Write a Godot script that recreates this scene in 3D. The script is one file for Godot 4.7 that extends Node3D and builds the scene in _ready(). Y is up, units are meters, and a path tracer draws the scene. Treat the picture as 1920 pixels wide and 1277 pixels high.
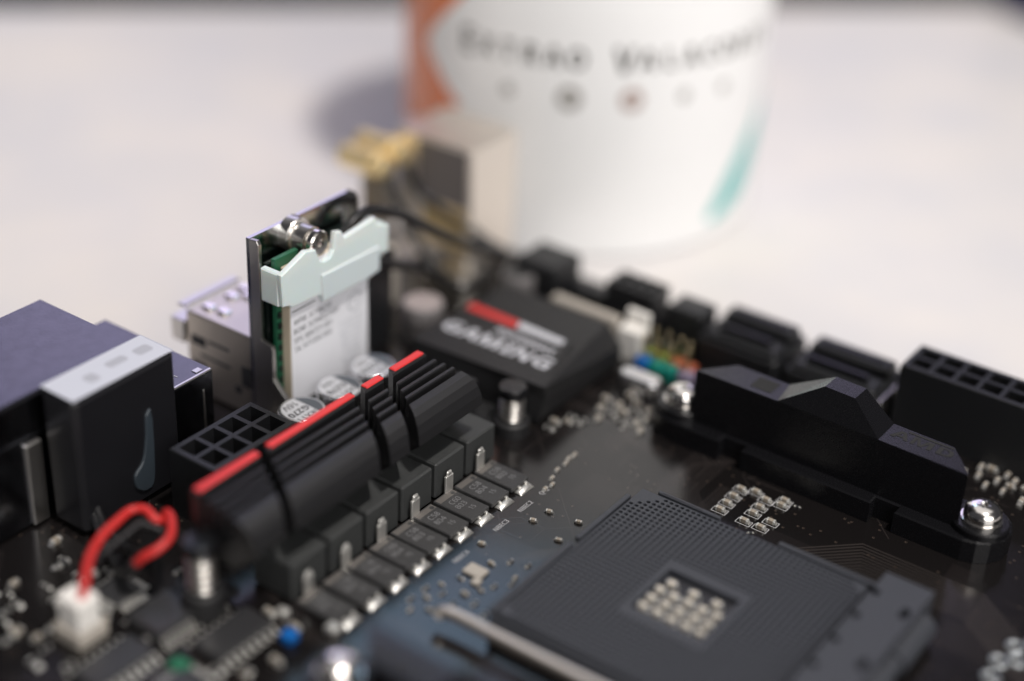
extends Node3D
# A close-up of a small motherboard on a white table. All sizes are given in millimetres and written as metres.

const MM := 0.001
var M := {}
var rng := RandomNumberGenerator.new()
var used := {}
var text_meshes := {}
var shapes := {}
var text_units := {}


# ---------------------------------------------------------------- shape builder
class Shape:
	var st := SurfaceTool.new()
	var xf := Transform3D()

	func _init() -> void:
		st.begin(Mesh.PRIMITIVE_TRIANGLES)

	func v(p: Vector3) -> void:
		st.add_vertex((xf * p) * 0.001)

	func tri(a: Vector3, b: Vector3, c: Vector3, out: Vector3, g := -1) -> void:
		st.set_smooth_group(g)
		if (b - a).cross(c - a).dot(out) > 0.0:
			v(a); v(c); v(b)
		else:
			v(a); v(b); v(c)

	func poly(pts: Array, out: Vector3, g := -1) -> void:
		for i in range(1, pts.size() - 1):
			tri(pts[0], pts[i], pts[i + 1], out, g)

	# box with chamfered edges
	func box(a: Vector3, b: Vector3, bv := 0.15) -> void:
		var c := (a + b) * 0.5
		var h := (b - a).abs() * 0.5
		bv = minf(bv, minf(h.x, minf(h.y, h.z)) * 0.9)
		if bv <= 0.0:
			bv = 0.001
		var at := func(s: Vector3, ax: int) -> Vector3:
			var p := h - Vector3(bv, bv, bv)
			p[ax] = h[ax]
			return c + p * s
		for ax in 3:
			var u := (ax + 1) % 3
			var w := (ax + 2) % 3
			for sg in [-1.0, 1.0]:
				var q := []
				for k in [[-1, -1], [1, -1], [1, 1], [-1, 1]]:
					var s := Vector3.ONE
					s[ax] = sg; s[u] = k[0]; s[w] = k[1]
					q.append(at.call(s, ax))
				var n := Vector3.ZERO
				n[ax] = sg
				poly(q, n)
		for ax in 3:
			var u := (ax + 1) % 3
			var w := (ax + 2) % 3
			for su in [-1.0, 1.0]:
				for sw in [-1.0, 1.0]:
					var s0 := Vector3.ONE
					s0[u] = su; s0[w] = sw; s0[ax] = -1.0
					var s1 := s0
					s1[ax] = 1.0
					var n := Vector3.ZERO
					n[u] = su; n[w] = sw
					poly([at.call(s0, u), at.call(s1, u), at.call(s1, w), at.call(s0, w)], n)
		for sx in [-1.0, 1.0]:
			for sy in [-1.0, 1.0]:
				for sz in [-1.0, 1.0]:
					var s := Vector3(sx, sy, sz)
					tri(at.call(s, 0), at.call(s, 1), at.call(s, 2), s)

	# outline in (x, z) drawn up in y, its upper edge chamfered
	func prism(p: PackedVector2Array, y0: float, y1: float, bv := 0.15, smooth := false) -> void:
		var n := p.size()
		var area := 0.0
		for i in n:
			area += p[i].cross(p[(i + 1) % n])
		if area < 0.0:
			p = p.duplicate()
			p.reverse()
		var q := inset(p, bv)
		var g := 1 if smooth else -1
		for i in n:
			var j := (i + 1) % n
			var e := p[j] - p[i]
			var o := Vector3(e.y, 0, -e.x)
			var a := Vector3(p[i].x, y0, p[i].y)
			var b := Vector3(p[j].x, y0, p[j].y)
			var a1 := Vector3(p[i].x, y1 - bv, p[i].y)
			var b1 := Vector3(p[j].x, y1 - bv, p[j].y)
			poly([a, b, b1, a1], o, g)
			if bv > 0.0:
				poly([a1, b1, Vector3(q[j].x, y1, q[j].y), Vector3(q[i].x, y1, q[i].y)], o + Vector3.UP * o.length(), 2 if smooth else -1)
		var t := Geometry2D.triangulate_polygon(q)
		for i in range(0, t.size(), 3):
			tri(Vector3(q[t[i]].x, y1, q[t[i]].y), Vector3(q[t[i + 1]].x, y1, q[t[i + 1]].y), Vector3(q[t[i + 2]].x, y1, q[t[i + 2]].y), Vector3.UP)
		t = Geometry2D.triangulate_polygon(p)
		for i in range(0, t.size(), 3):
			tri(Vector3(p[t[i]].x, y0, p[t[i]].y), Vector3(p[t[i + 1]].x, y0, p[t[i + 1]].y), Vector3(p[t[i + 2]].x, y0, p[t[i + 2]].y), Vector3.DOWN)

	static func inset(p: PackedVector2Array, d: float) -> PackedVector2Array:
		var r := PackedVector2Array()
		var n := p.size()
		for i in n:
			var a := (p[i] - p[(i + n - 1) % n]).normalized()
			var b := (p[(i + 1) % n] - p[i]).normalized()
			var na := Vector2(-a.y, a.x)
			var nb := Vector2(-b.y, b.x)
			var m := (na + nb).normalized()
			r.append(p[i] + m * (d / maxf(m.dot(na), 0.35)))
		return r

	# profile of (radius, height) turned about y
	func lathe(pr: Array, seg := 24, soft := false) -> void:
		for k in pr.size() - 1:
			var p: Vector2 = pr[k]
			var q: Vector2 = pr[k + 1]
			var nrm := Vector2(q.y - p.y, p.x - q.x)
			for i in seg:
				var a := TAU * i / seg
				var b := TAU * (i + 1) / seg
				var ca := Vector3(cos(a), 0, sin(a))
				var cb := Vector3(cos(b), 0, sin(b))
				var mid := (ca + cb) * 0.5
				var o := mid * nrm.x + Vector3.UP * nrm.y
				var g := 1 if soft else k + 1
				var P0 := ca * p.x + Vector3.UP * p.y
				var P1 := cb * p.x + Vector3.UP * p.y
				var Q0 := ca * q.x + Vector3.UP * q.y
				var Q1 := cb * q.x + Vector3.UP * q.y
				if p.x > 1e-4:
					tri(P0, P1, Q1, o, g)
				if q.x > 1e-4:
					tri(P0, Q1, Q0, o, g)

	func tube(pts: PackedVector3Array, r: float, seg := 10, caps := true) -> void:
		var n := pts.size()
		var up := Vector3(0.13, 1, 0.07).normalized()
		var rings := []
		for i in n:
			var t := (pts[mini(i + 1, n - 1)] - pts[maxi(i - 1, 0)]).normalized()
			var s := t.cross(up)
			if s.length() < 0.05:
				s = t.cross(Vector3(1, 0, 0.1))
			s = s.normalized()
			var w := s.cross(t).normalized()
			up = w
			var ring := []
			for k in seg:
				var a := TAU * k / seg
				ring.append(pts[i] + (s * cos(a) + w * sin(a)) * r)
			rings.append(ring)
		for i in n - 1:
			for k in seg:
				var l := (k + 1) % seg
				var o: Vector3 = rings[i][k] - pts[i] + rings[i][l] - pts[i]
				poly([rings[i][k], rings[i][l], rings[i + 1][l], rings[i + 1][k]], o, 1)
		if caps:
			poly(rings[0], pts[0] - pts[1])
			poly(rings[n - 1], pts[n - 1] - pts[n - 2])

	# block of nx by nz cells, each with a real hole of hx by hz (half sizes) and a floor
	func cells(x0: float, z0: float, nx: int, nz: int, px: float, pz: float, y0: float, y1: float, hx: float, hz: float, depth: float, border: float, round_hole := false, skip := PackedInt32Array()) -> void:
		var x1 := x0 + nx * px
		var z1 := z0 + nz * pz
		for i in nx:
			for j in nz:
				var c := Vector3(x0 + (i + 0.5) * px, 0, z0 + (j + 0.5) * pz)
				var o := [c + Vector3(-px / 2, y1, -pz / 2), c + Vector3(px / 2, y1, -pz / 2), c + Vector3(px / 2, y1, pz / 2), c + Vector3(-px / 2, y1, pz / 2)]
				if skip.size() and skip[i * nz + j]:
					if skip[i * nz + j] == 1:
						poly(o, Vector3.UP)
					continue
				var k := 0.62 if round_hole else 0.999
				var q := []
				for s in [[-1, -1], [1, -1], [1, 1], [-1, 1]]:
					var A := c + Vector3(s[0] * hx, y1, s[1] * hz * k * 0.67 if round_hole else s[1] * hz)
					var B := c + Vector3(s[0] * hx * k * 0.67 if round_hole else s[0] * hx, y1, s[1] * hz)
					if s[0] * s[1] > 0:
						q.append(A)
						if round_hole: q.append(B)
					else:
						if round_hole: q.append(B)
						q.append(A)
				if round_hole:
					for e in 4:
						# order of q: corner pairs, running round
						var a0: Vector3 = q[e * 2]
						var a1: Vector3 = q[e * 2 + 1]
						tri(o[e], a0, a1, Vector3.UP)
						poly([o[e], a1, q[(e * 2 + 2) % 8], o[(e + 1) % 4]], Vector3.UP)
				else:
					for e in 4:
						poly([o[e], q[e], q[(e + 1) % 4], o[(e + 1) % 4]], Vector3.UP)
				var d := Vector3.DOWN * depth
				for e in q.size():
					var f := (e + 1) % q.size()
					poly([q[e], q[f], q[f] + d, q[e] + d], c + Vector3.UP * y1 - (q[e] + q[f]) * 0.5)
				var fl := []
				for e in q:
					fl.append(e + d)
				poly(fl, Vector3.UP)
		# border and sides
		var a := [Vector3(x0, y1, z0), Vector3(x1, y1, z0), Vector3(x1, y1, z1), Vector3(x0, y1, z1)]
		var cc := Vector3((x0 + x1) / 2, 0, (z0 + z1) / 2)
		var b := [Vector3(x0 - border, y1 - 0.15, z0 - border), Vector3(x1 + border, y1 - 0.15, z0 - border), Vector3(x1 + border, y1 - 0.15, z1 + border), Vector3(x0 - border, y1 - 0.15, z1 + border)]
		var t := [Vector3(x0 - border + 0.15, y1, z0 - border + 0.15), Vector3(x1 + border - 0.15, y1, z0 - border + 0.15), Vector3(x1 + border - 0.15, y1, z1 + border - 0.15), Vector3(x0 - border + 0.15, y1, z1 + border - 0.15)]
		for e in 4:
			var f := (e + 1) % 4
			var m: Vector3 = (b[e] + b[f]) * 0.5 - cc
			m.y = 0
			poly([a[e], a[f], t[f], t[e]], Vector3.UP)
			poly([t[e], t[f], b[f], b[e]], m.normalized() + Vector3.UP)
			var d0: Vector3 = b[e]
			var d1: Vector3 = b[f]
			poly([b[e], b[f], Vector3(d1.x, y0, d1.z), Vector3(d0.x, y0, d0.z)], m)


# ---------------------------------------------------------------- helpers
func lin(r: float, g: float, b: float) -> Color:
	return Color(r, g, b).linear_to_srgb()


func mat(key: String, c: Color, rough: float, metal := 0.0, spec := 0.5) -> StandardMaterial3D:
	var m := StandardMaterial3D.new()
	m.resource_name = key
	m.albedo_color = c.linear_to_srgb()
	m.roughness = rough
	m.metallic = metal
	m.metallic_specular = spec
	M[key] = m
	return m


func noise_tex(freq: float, lo: float, hi: float, sd: int, size := 256, normal := 0.0) -> NoiseTexture2D:
	var n := FastNoiseLite.new()
	n.seed = sd
	n.frequency = freq
	n.fractal_octaves = 4
	var t := NoiseTexture2D.new()
	t.width = size
	t.height = size
	t.seamless = true
	t.noise = n
	if normal > 0.0:
		t.as_normal_map = true
		t.bump_strength = normal
	else:
		var g := Gradient.new()
		g.set_color(0, Color(lo, lo, lo))
		g.set_color(1, Color(hi, hi, hi))
		t.color_ramp = g
	return t


# fine grain in relief and gloss; per_m is how often the pattern repeats in a metre
func grain(m: StandardMaterial3D, per_m: float, bump: NoiseTexture2D, strength: float, gloss: NoiseTexture2D = null) -> void:
	m.uv1_triplanar = true
	m.uv1_scale = Vector3.ONE * per_m
	if bump:
		m.normal_enabled = true
		m.normal_texture = bump
		m.normal_scale = strength
	if gloss:
		m.roughness_texture = gloss
		m.roughness_texture_channel = BaseMaterial3D.TEXTURE_CHANNEL_RED


func numbered(parent: Node, called: String) -> String:
	var key := str(parent.get_instance_id()) + called
	used[key] = used.get(key, -1) + 1
	return called if used[key] == 0 else "%s_%03d" % [called, used[key]]


func obj(parent: Node, called: String, parts: Array, label := "") -> MeshInstance3D:
	var mesh: ArrayMesh = null
	for p in parts:
		var s: Shape = p[0]
		s.st.generate_normals()
		mesh = s.st.commit(mesh)
		mesh.surface_set_material(mesh.get_surface_count() - 1, p[1])
	var o := MeshInstance3D.new()
	o.mesh = mesh
	return put(parent, called, o, label)


func put(parent: Node, called: String, o: Node3D, label := "") -> Node3D:
	o.name = numbered(parent, called)
	if label:
		o.set_meta("label", label)
	parent.add_child(o, true)
	return o


func copy_mesh(parent: Node, called: String, src: MeshInstance3D, at: Vector3, turn := 0.0, label := "") -> MeshInstance3D:
	var o := MeshInstance3D.new()
	o.mesh = src.mesh
	o.position = at * MM
	o.rotation.y = turn
	return put(parent, called, o, label)


func thing(called: String, label: String, category: String, at := Vector3.ZERO, group := "") -> Node3D:
	var o := Node3D.new()
	o.name = numbered(self, called)
	add_child(o, true)
	o.position = at * MM
	o.set_meta("label", label)
	o.set_meta("category", category)
	if group:
		o.set_meta("group", group)
	return o


func text(parent: Node, called: String, s: String, at: Vector3, right: Vector3, up: Vector3, cap: float, m: Material, bold := false, thick := 0.03, squeeze := 1.0) -> MeshInstance3D:
	var key := s + str(bold) + str(snappedf(thick / cap, 0.001))
	if not text_meshes.has(key):
		var f := SystemFont.new()
		f.font_names = PackedStringArray(["Droid Sans"])
		if bold:
			f.font_weight = 700
		var t := TextMesh.new()
		t.text = s
		t.font = f
		t.font_size = 48
		t.pixel_size = 0.0001
		t.curve_step = 3.0
		# capitals are measured, then scaled to the height wanted
		t.text = "H"
		var unit: float = 0.001 / t.get_aabb().size.y
		t.depth = 0.001 * thick / cap / unit
		t.text = s
		text_units[key] = unit
		text_meshes[key] = t
	var o := MeshInstance3D.new()
	o.mesh = text_meshes[key]
	o.material_override = null
	o.set_surface_override_material(0, m)
	var size: float = cap * text_units[key]
	right = right.normalized()
	up = (up - right * up.dot(right)).normalized()
	o.transform = Transform3D(Basis(right * size * squeeze, up * size, right.cross(up) * size), at * MM)
	put(parent, called, o)
	return o


func rect(x0: float, z0: float, x1: float, z1: float) -> PackedVector2Array:
	return PackedVector2Array([Vector2(x0, z0), Vector2(x1, z0), Vector2(x1, z1), Vector2(x0, z1)])


func circle(cx: float, cz: float, r: float, n := 24) -> PackedVector2Array:
	var p := PackedVector2Array()
	for i in n:
		p.append(Vector2(cx + r * cos(TAU * i / n), cz + r * sin(TAU * i / n)))
	return p


func rounded(x0: float, z0: float, x1: float, z1: float, r: float, n := 5) -> PackedVector2Array:
	var p := PackedVector2Array()
	for k in 4:
		var c: Vector2 = [Vector2(x1 - r, z1 - r), Vector2(x0 + r, z1 - r), Vector2(x0 + r, z0 + r), Vector2(x1 - r, z0 + r)][k]
		for i in n + 1:
			var a := PI / 2 * (k + float(i) / n)
			p.append(c + Vector2(cos(a), sin(a)) * r)
	return p


func smooth_path(pts: Array, step := 0.6) -> PackedVector3Array:
	var c := Curve3D.new()
	c.bake_interval = step
	for i in pts.size():
		var a: Vector3 = pts[maxi(i - 1, 0)]
		var b: Vector3 = pts[mini(i + 1, pts.size() - 1)]
		var t := (b - a) / 6.0
		c.add_point(pts[i], -t, t)
	return c.get_baked_points()


# ---------------------------------------------------------------- the scene
func _ready() -> void:
	rng.seed = 20170817
	# camera
	var cam := Camera3D.new()
	cam.name = "camera"
	cam.position = Vector3(90, 154, 176) * MM
	cam.rotation = Vector3(-0.52065585, 0.60310749, 0.05000713)
	var lens := CameraAttributesPhysical.new()
	lens.frustum_focal_length = 12.0 / tan(deg_to_rad(23.49 / 2))
	lens.frustum_focus_distance = 0.2615
	lens.exposure_aperture = 3.75
	lens.frustum_near = 0.02
	lens.frustum_far = 30.0
	cam.attributes = lens
	cam.near = 0.02
	cam.far = 30.0
	cam.fov = 23.49
	add_child(cam)
	cam.make_current()
	# surroundings: a dim hall
	var we := WorldEnvironment.new()
	we.name = "hall_air"
	var e := Environment.new()
	e.background_mode = Environment.BG_COLOR
	e.background_color = lin(0.035, 0.035, 0.04)
	e.background_energy_multiplier = 1.0
	e.tonemap_mode = Environment.TONE_MAPPER_LINEAR
	e.tonemap_exposure = 1.09
	e.sdfgi_enabled = true
	e.ssao_enabled = true
	e.ssil_enabled = true
	we.environment = e
	add_child(we)
	# lamps of the hall: one spot over the table at the right, ceiling panels, a big bluish screen wall far behind
	var key := OmniLight3D.new()
	key.name = "hall_spot"
	key.position = Vector3(0.45, 1.4, 0.08)
	key.light_energy = 1.75
	key.light_color = Color(1.0, 0.975, 0.955)
	key.light_size = 0.06
	key.omni_range = 20.0
	key.omni_attenuation = 2.0
	key.shadow_enabled = true
	add_child(key)
	area("ceiling_panel", Vector3(-0.3, 2.3, -0.6), Vector3(-0.1, 0, -0.15), Vector2(2.2, 2.2), 0.215, Color(1.0, 0.98, 0.97))
	area("side_fill", Vector3(1.95, 1.15, 1.05), Vector3(-0.05, 0.02, -0.05), Vector2(2.0, 1.5), 1.35, Color(1.0, 0.985, 0.975))  # unseen soft fill, added to brighten the mug and other upright faces
	area("screen_wall", Vector3(-1.85, 1.57, -2.35), Vector3(-0.05, 0.0, -0.1), Vector2(2.3, 1.25), 0.44, Color(0.88, 0.84, 1.0))
	area("blue_screen", Vector3(-1.57, 2.25, -1.94), Vector3(-0.03, 0.0, 0.02), Vector2(0.62, 0.55), 0.76, Color(0.70, 0.87, 1.0))
	materials()
	build_table()
	build_mug()
	build_board()
	build_power_heatsink()
	build_chipset_heatsink()
	build_brackets()
	build_wireless_card()
	build_cables()
	build_battery()


func area(called: String, at: Vector3, towards: Vector3, size: Vector2, energy: float, c: Color) -> void:
	var l := AreaLight3D.new()
	l.name = called
	l.area_size = size
	l.area_normalize_energy = false
	l.light_energy = energy
	l.light_color = c
	l.area_range = 20.0
	l.shadow_enabled = true
	add_child(l)
	l.position = at
	var d := (towards - at).normalized()
	l.basis = Basis.looking_at(d, Vector3.UP if absf(d.y) < 0.95 else Vector3.FORWARD)


func materials() -> void:
	var fine := noise_tex(0.16, 0, 1, 3, 256, 6.0)
	var gloss := noise_tex(0.05, 0.55, 1.0, 8)
	var m := mat("matte_black_plastic", Color(0.005, 0.005, 0.006), 0.34)
	grain(m, 260, fine, 0.14, gloss)
	m = mat("anodised_black", Color(0.010, 0.010, 0.011), 0.50)
	grain(m, 300, fine, 0.3, gloss)
	m = mat("painted_black_metal", Color(0.0095, 0.0095, 0.0105), 0.62)
	grain(m, 320, fine, 0.4, gloss)
	m = mat("socket_plastic", Color(0.036, 0.039, 0.047), 0.60)
	grain(m, 260, fine, 0.3, gloss)
	m = mat("ferrite", Color(0.032, 0.034, 0.034), 0.62)
	grain(m, 330, fine, 0.6, gloss)
	m = mat("chip_epoxy", Color(0.036, 0.036, 0.037), 0.62)
	grain(m, 420, fine, 0.5, gloss)
	mat("glossy_chip", Color(0.03, 0.03, 0.032), 0.28)
	mat("chip_band", Color(0.10, 0.092, 0.085), 0.6)
	mat("chip_print", Color(0.16, 0.16, 0.165), 0.6)
	m = mat("header_plastic", Color(0.010, 0.0105, 0.012), 0.5)
	grain(m, 260, fine, 0.3, gloss)
	mat("red_paint", Color(0.62, 0.035, 0.035), 0.45)
	mat("bar_red", Color(0.50, 0.025, 0.022), 0.5)
	mat("print_silver", Color(0.50, 0.51, 0.55), 0.5)
	m = mat("tin", Color(0.86, 0.85, 0.81), 0.46, 1.0)
	grain(m, 300, fine, 0.3, null)
	m = mat("steel", Color(0.70, 0.68, 0.65), 0.30, 1.0)
	grain(m, 90, fine, 0.03, null)
	mat("chrome", Color(0.88, 0.85, 0.81), 0.17, 1.0)
	m = mat("lever_steel", Color(0.84, 0.78, 0.71), 0.42, 1.0)
	mat("gold", Color(0.95, 0.76, 0.42), 0.38, 0.8)
	mat("brass_contact", Color(0.80, 0.66, 0.40), 0.35, 1.0)
	m = mat("can_top", Color(0.62, 0.63, 0.66), 0.42, 0.35)
	grain(m, 300, fine, 0.15, null)
	mat("can_side", Color(0.75, 0.75, 0.77), 0.25, 1.0)
	mat("dull_lid", Color(0.33, 0.285, 0.28), 0.65)
	mat("dull_ring", Color(0.34, 0.36, 0.37), 0.5, 1.0)
	mat("dull_side", Color(0.16, 0.15, 0.15), 0.5)
	mat("can_mark", Color(0.075, 0.085, 0.10), 0.5)
	mat("ink", Color(0.02, 0.02, 0.025), 0.6)
	mat("label_paper", Color(0.74, 0.75, 0.79), 0.55)
	mat("label_ink", Color(0.03, 0.033, 0.04), 0.6)
	mat("label_grey", Color(0.40, 0.42, 0.45), 0.6)
	mat("card_green", Color(0.012, 0.10, 0.050), 0.40)
	mat("card_dark", Color(0.006, 0.012, 0.010), 0.35)
	mat("bone", Color(0.60, 0.52, 0.40), 0.5)
	m = mat("milky_nylon", Color(0.79, 0.785, 0.75), 0.36)
	m.subsurf_scatter_enabled = true
	m.subsurf_scatter_strength = 0.3
	m.backlight_enabled = true
	m.backlight = Color(0.25, 0.27, 0.25)
	m = mat("cable_black", Color(0.006, 0.006, 0.007), 0.40)
	mat("wire_red", Color(0.50, 0.022, 0.020), 0.45)
	mat("plug_white", Color(0.76, 0.74, 0.70), 0.5)
	mat("sticker_white", Color(0.50, 0.52, 0.58), 0.5)
	mat("film_black", Color(0.010, 0.010, 0.012), 0.30)
	m = mat("dark_shell", Color(0.145, 0.148, 0.165), 0.26, 1.0)
	grain(m, 40, fine, 0.02, noise_tex(0.03, 0.75, 1.0, 44))
	mat("cream", Color(0.36, 0.33, 0.29), 0.55)
	mat("beige_shell", Color(0.78, 0.73, 0.66), 0.40, 0.7)
	mat("silk", Color(0.42, 0.42, 0.43), 0.7)
	mat("mlcc", Color(0.27, 0.235, 0.19), 0.5)
	mat("resistor", Color(0.02, 0.02, 0.022), 0.4)
	mat("blue_plastic", Color(0.0, 0.11, 0.40), 0.45)
	mat("teal_plastic", Color(0.0, 0.20, 0.16), 0.45)
	mat("lime_plastic", Color(0.16, 0.20, 0.02), 0.45)
	mat("orange_plastic", Color(0.36, 0.09, 0.04), 0.45)
	mat("violet_plastic", Color(0.22, 0.19, 0.28), 0.45)
	mat("green_plastic", Color(0.01, 0.12, 0.06), 0.45)
	m = mat("mask_edge", Color(0.012, 0.011, 0.010), 0.4)
	m = mat("table_top", Color(0.705, 0.676, 0.655), 0.50, 0.0, 0.35)
	grain(m, 3.0, null, 0.0, noise_tex(0.02, 0.7, 1.0, 21))
	var smudge := noise_tex(0.012, 0.93, 1.0, 31, 512)
	smudge.color_ramp.set_color(0, Color(0.93, 0.945, 0.97))
	smudge.color_ramp.set_color(1, Color(1.0, 0.995, 0.985))
	m.albedo_texture = smudge
	mat("navy", Color(0.018, 0.020, 0.10), 0.5)


# ---------------------------------------------------------------- table, mug, what stands behind
func build_table() -> void:
	var s := Shape.new()
	# its far edge runs square to the view
	var f := Vector2(-123 - -290.7, -282.5 - -121.0).normalized()
	var n := Vector2(-f.y, f.x)
	if n.dot(Vector2(90, 176)) < 0:
		n = -n
	var c := Vector2(-206.8, -201.7)
	var p := PackedVector2Array([c - f * 700, c + f * 700, c + f * 700 + n * 900, c - f * 700 + n * 900])
	s.prism(p, -30, -6, 1.0)
	var t := obj(self, "white_table", [[s, M.table_top]])
	t.set_meta("label", "plain white table top under the motherboard and the mug")
	t.set_meta("category", "table")
	# four legs down to the floor of the hall
	for k in [[-640, 60], [640, 60], [640, 840], [-640, 840]]:
		var l := Shape.new()
		var q: Vector2 = c + f * k[0] + n * k[1]
		l.prism(rect(q.x - 20, q.y - 20, q.x + 20, q.y + 20), -740, -30, 0.5)
		obj(t, "leg", [[l, M.steel]])
	var fl := Shape.new()
	fl.prism(rect(-6000, -6000, 6000, 6000), -760, -740, 0.0)
	var fm := mat("hall_carpet", Color(0.03, 0.03, 0.034), 0.9)
	grain(fm, 4, noise_tex(0.2, 0, 1, 5, 256, 8.0), 0.6, null)
	var fo := obj(self, "floor", [[fl, fm]])
	fo.set_meta("kind", "structure")
	fo.set_meta("label", "dark carpet of the hall beyond the table")
	# the dark blue tumbler at the far right, cut by the frame
	var b := thing("blue_tumbler", "dark blue tumbler at the far right edge of the white table", "tumbler", Vector3(-48, -6, -352))
	var w := Shape.new()
	w.lathe([Vector2(0, 0.2), Vector2(36, 0.2), Vector2(38, 1.2), Vector2(39, 3), Vector2(42, 90), Vector2(41.6, 91), Vector2(40, 91), Vector2(39.6, 90), Vector2(37, 5), Vector2(0, 4)], 48, false)
	obj(b, "body", [[w, M.navy]])


func build_mug() -> void:
	var at := Vector3(-101.1, -6, -124.9)
	var t := thing("white_mug", "white mug with orange and teal print standing behind the motherboard", "mug", at)
	var face := deg_to_rad(32.42)
	# the outside carries its print: u runs round from the side turned to the board
	var W := 1440
	var H := 400
	var im := Image.create(W, H, false, Image.FORMAT_RGB8)
	var white := lin(0.875, 0.88, 0.885)
	im.fill(white)
	var orange := lin(0.80, 0.21, 0.065)
	var teal := lin(0.10, 0.48, 0.47)
	var bo := [[12.4, -73.0], [14.3, -64.6], [17.4, -54.7], [21.6, -43.7], [24.5, -38.7], [25.1, -41.0], [28.2, -46.5], [31.8, -51.6], [34.6, -54.9], [37.9, -53.2], [43.0, -46.0], [47.0, -40.0], [60.0, -22.0], [75.0, -12.0]]
	var tl := [[-0.9, 47.5], [0.1, 44.8], [7.5, 52.0], [15.6, 62.0], [21.0, 73.0], [26.0, 82.0]]
	var tr := [[-0.9, 48.5], [0.1, 54.0], [2.5, 62.0], [7.5, 69.0], [14.0, 77.0], [26.0, 84.0]]
	for j in H:
		var h := 100.0 * (1.0 - (j + 0.5) / H) - 6.0
		var b := curve_at(bo, h)
		var l := curve_at(tl, h)
		var r := curve_at(tr, h)
		for i in W:
			var phi := 360.0 * (i + 0.5) / W - 180.0
			if h > 12.4 and h < 75.0 and phi < b and phi > -150.0:
				im.set_pixel(i, j, orange)
			elif h > -0.8 and h < 26.0 and phi > l and phi < r:
				im.set_pixel(i, j, teal)
	var mm := mat("glazed_print", Color.WHITE, 0.22)
	mm.albedo_texture = ImageTexture.create_from_image(im)
	var gl := mat("glaze", Color(0.875, 0.88, 0.885), 0.22)
	var st := SurfaceTool.new()
	st.begin(Mesh.PRIMITIVE_TRIANGLES)
	st.set_smooth_group(1)
	var seg := 96
	var rows := [[0.3, 40.2], [0.8, 40.8], [1.6, 41.0], [50.0, 41.0], [93.0, 41.0], [94.4, 40.7]]
	for k in rows.size() - 1:
		for i in seg:
			var q := []
			for c in [[k, i], [k, i + 1], [k + 1, i + 1], [k + 1, i]]:
				var a: float = TAU * c[1] / seg
				var phi: float = a - PI + face
				var y: float = rows[c[0]][0]
				q.append([Vector3(sin(phi) * rows[c[0]][1], y, cos(phi) * rows[c[0]][1]), Vector2(float(c[1]) / seg, 1.0 - y / 100.0)])
			for x in [0, 2, 1, 0, 3, 2]:
				st.set_uv(q[x][1])
				st.add_vertex(q[x][0] * MM)
	st.generate_normals()
	var mesh := st.commit()
	mesh.surface_set_material(0, mm)
	var o := MeshInstance3D.new()
	o.mesh = mesh
	put(t, "body", o)
	var inn := Shape.new()
	inn.lathe([Vector2(0, 0.3), Vector2(36, 0.3), Vector2(37, 0.01), Vector2(40.2, 0.3)], 64, false)
	inn.lathe([Vector2(40.7, 94.4), Vector2(39.5, 95.0), Vector2(38.0, 94.6), Vector2(37.4, 93.0), Vector2(37.2, 8.0), Vector2(34.0, 4.6), Vector2(0, 4.4)], 64, true)
	obj(t, "lining", [[inn, gl]])
	# the printed words, letter by letter round the side
	var ink := mat("mug_ink", Color(0.03, 0.027, 0.02), 0.4)
	var word := "EXTRAO VALACORES"
	for i in word.length():
		if word[i] == " ":
			continue
		var a := face + deg_to_rad(lerpf(-36.0, 66.0, i / float(word.length() - 1)))
		var d := Vector3(sin(a), 0, cos(a))
		text(t, "letter", word[i], d * 41.03 + Vector3.UP * 45.2, Vector3(d.z, 0, -d.x), Vector3.UP, 5.4 if i == 0 or word[i] == "V" else 4.2, ink, true, 0.04)
	var grey := mat("mug_ink_grey", Color(0.30, 0.29, 0.27), 0.4)
	var pink := mat("mug_ink_pink", Color(0.40, 0.31, 0.28), 0.4)
	for k in [[-22.0, 1.3, 0], [-3.5, 2.6, 0], [14.5, 2.5, 1], [31.0, 1.3, 0], [46.0, 1.3, 0]]:
		var a := face + deg_to_rad(k[0])
		var d := Vector3(sin(a), 0, cos(a))
		var s := Shape.new()
		s.xf = Transform3D(Basis(Vector3(d.z, 0, -d.x), d, Vector3.UP), d * 41.0 + Vector3.UP * 36.8)
		s.lathe([Vector2(k[1], -0.05), Vector2(k[1], 0.06), Vector2(k[1] * 0.35, 0.06), Vector2(k[1] * 0.35, -0.05)], 20)
		obj(t, "printed_ring", [[s, pink if k[2] else grey]])


func curve_at(c: Array, h: float) -> float:
	for i in c.size() - 1:
		if h <= c[i + 1][0]:
			return lerpf(c[i][1], c[i + 1][1], clampf((h - c[i][0]) / (c[i + 1][0] - c[i][0]), 0.0, 1.0))
	return c[-1][1]


# ---------------------------------------------------------------- the motherboard and all that is soldered to it
const PX := 12.0
const BX := -98.0
const BZ := -76.0

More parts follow.
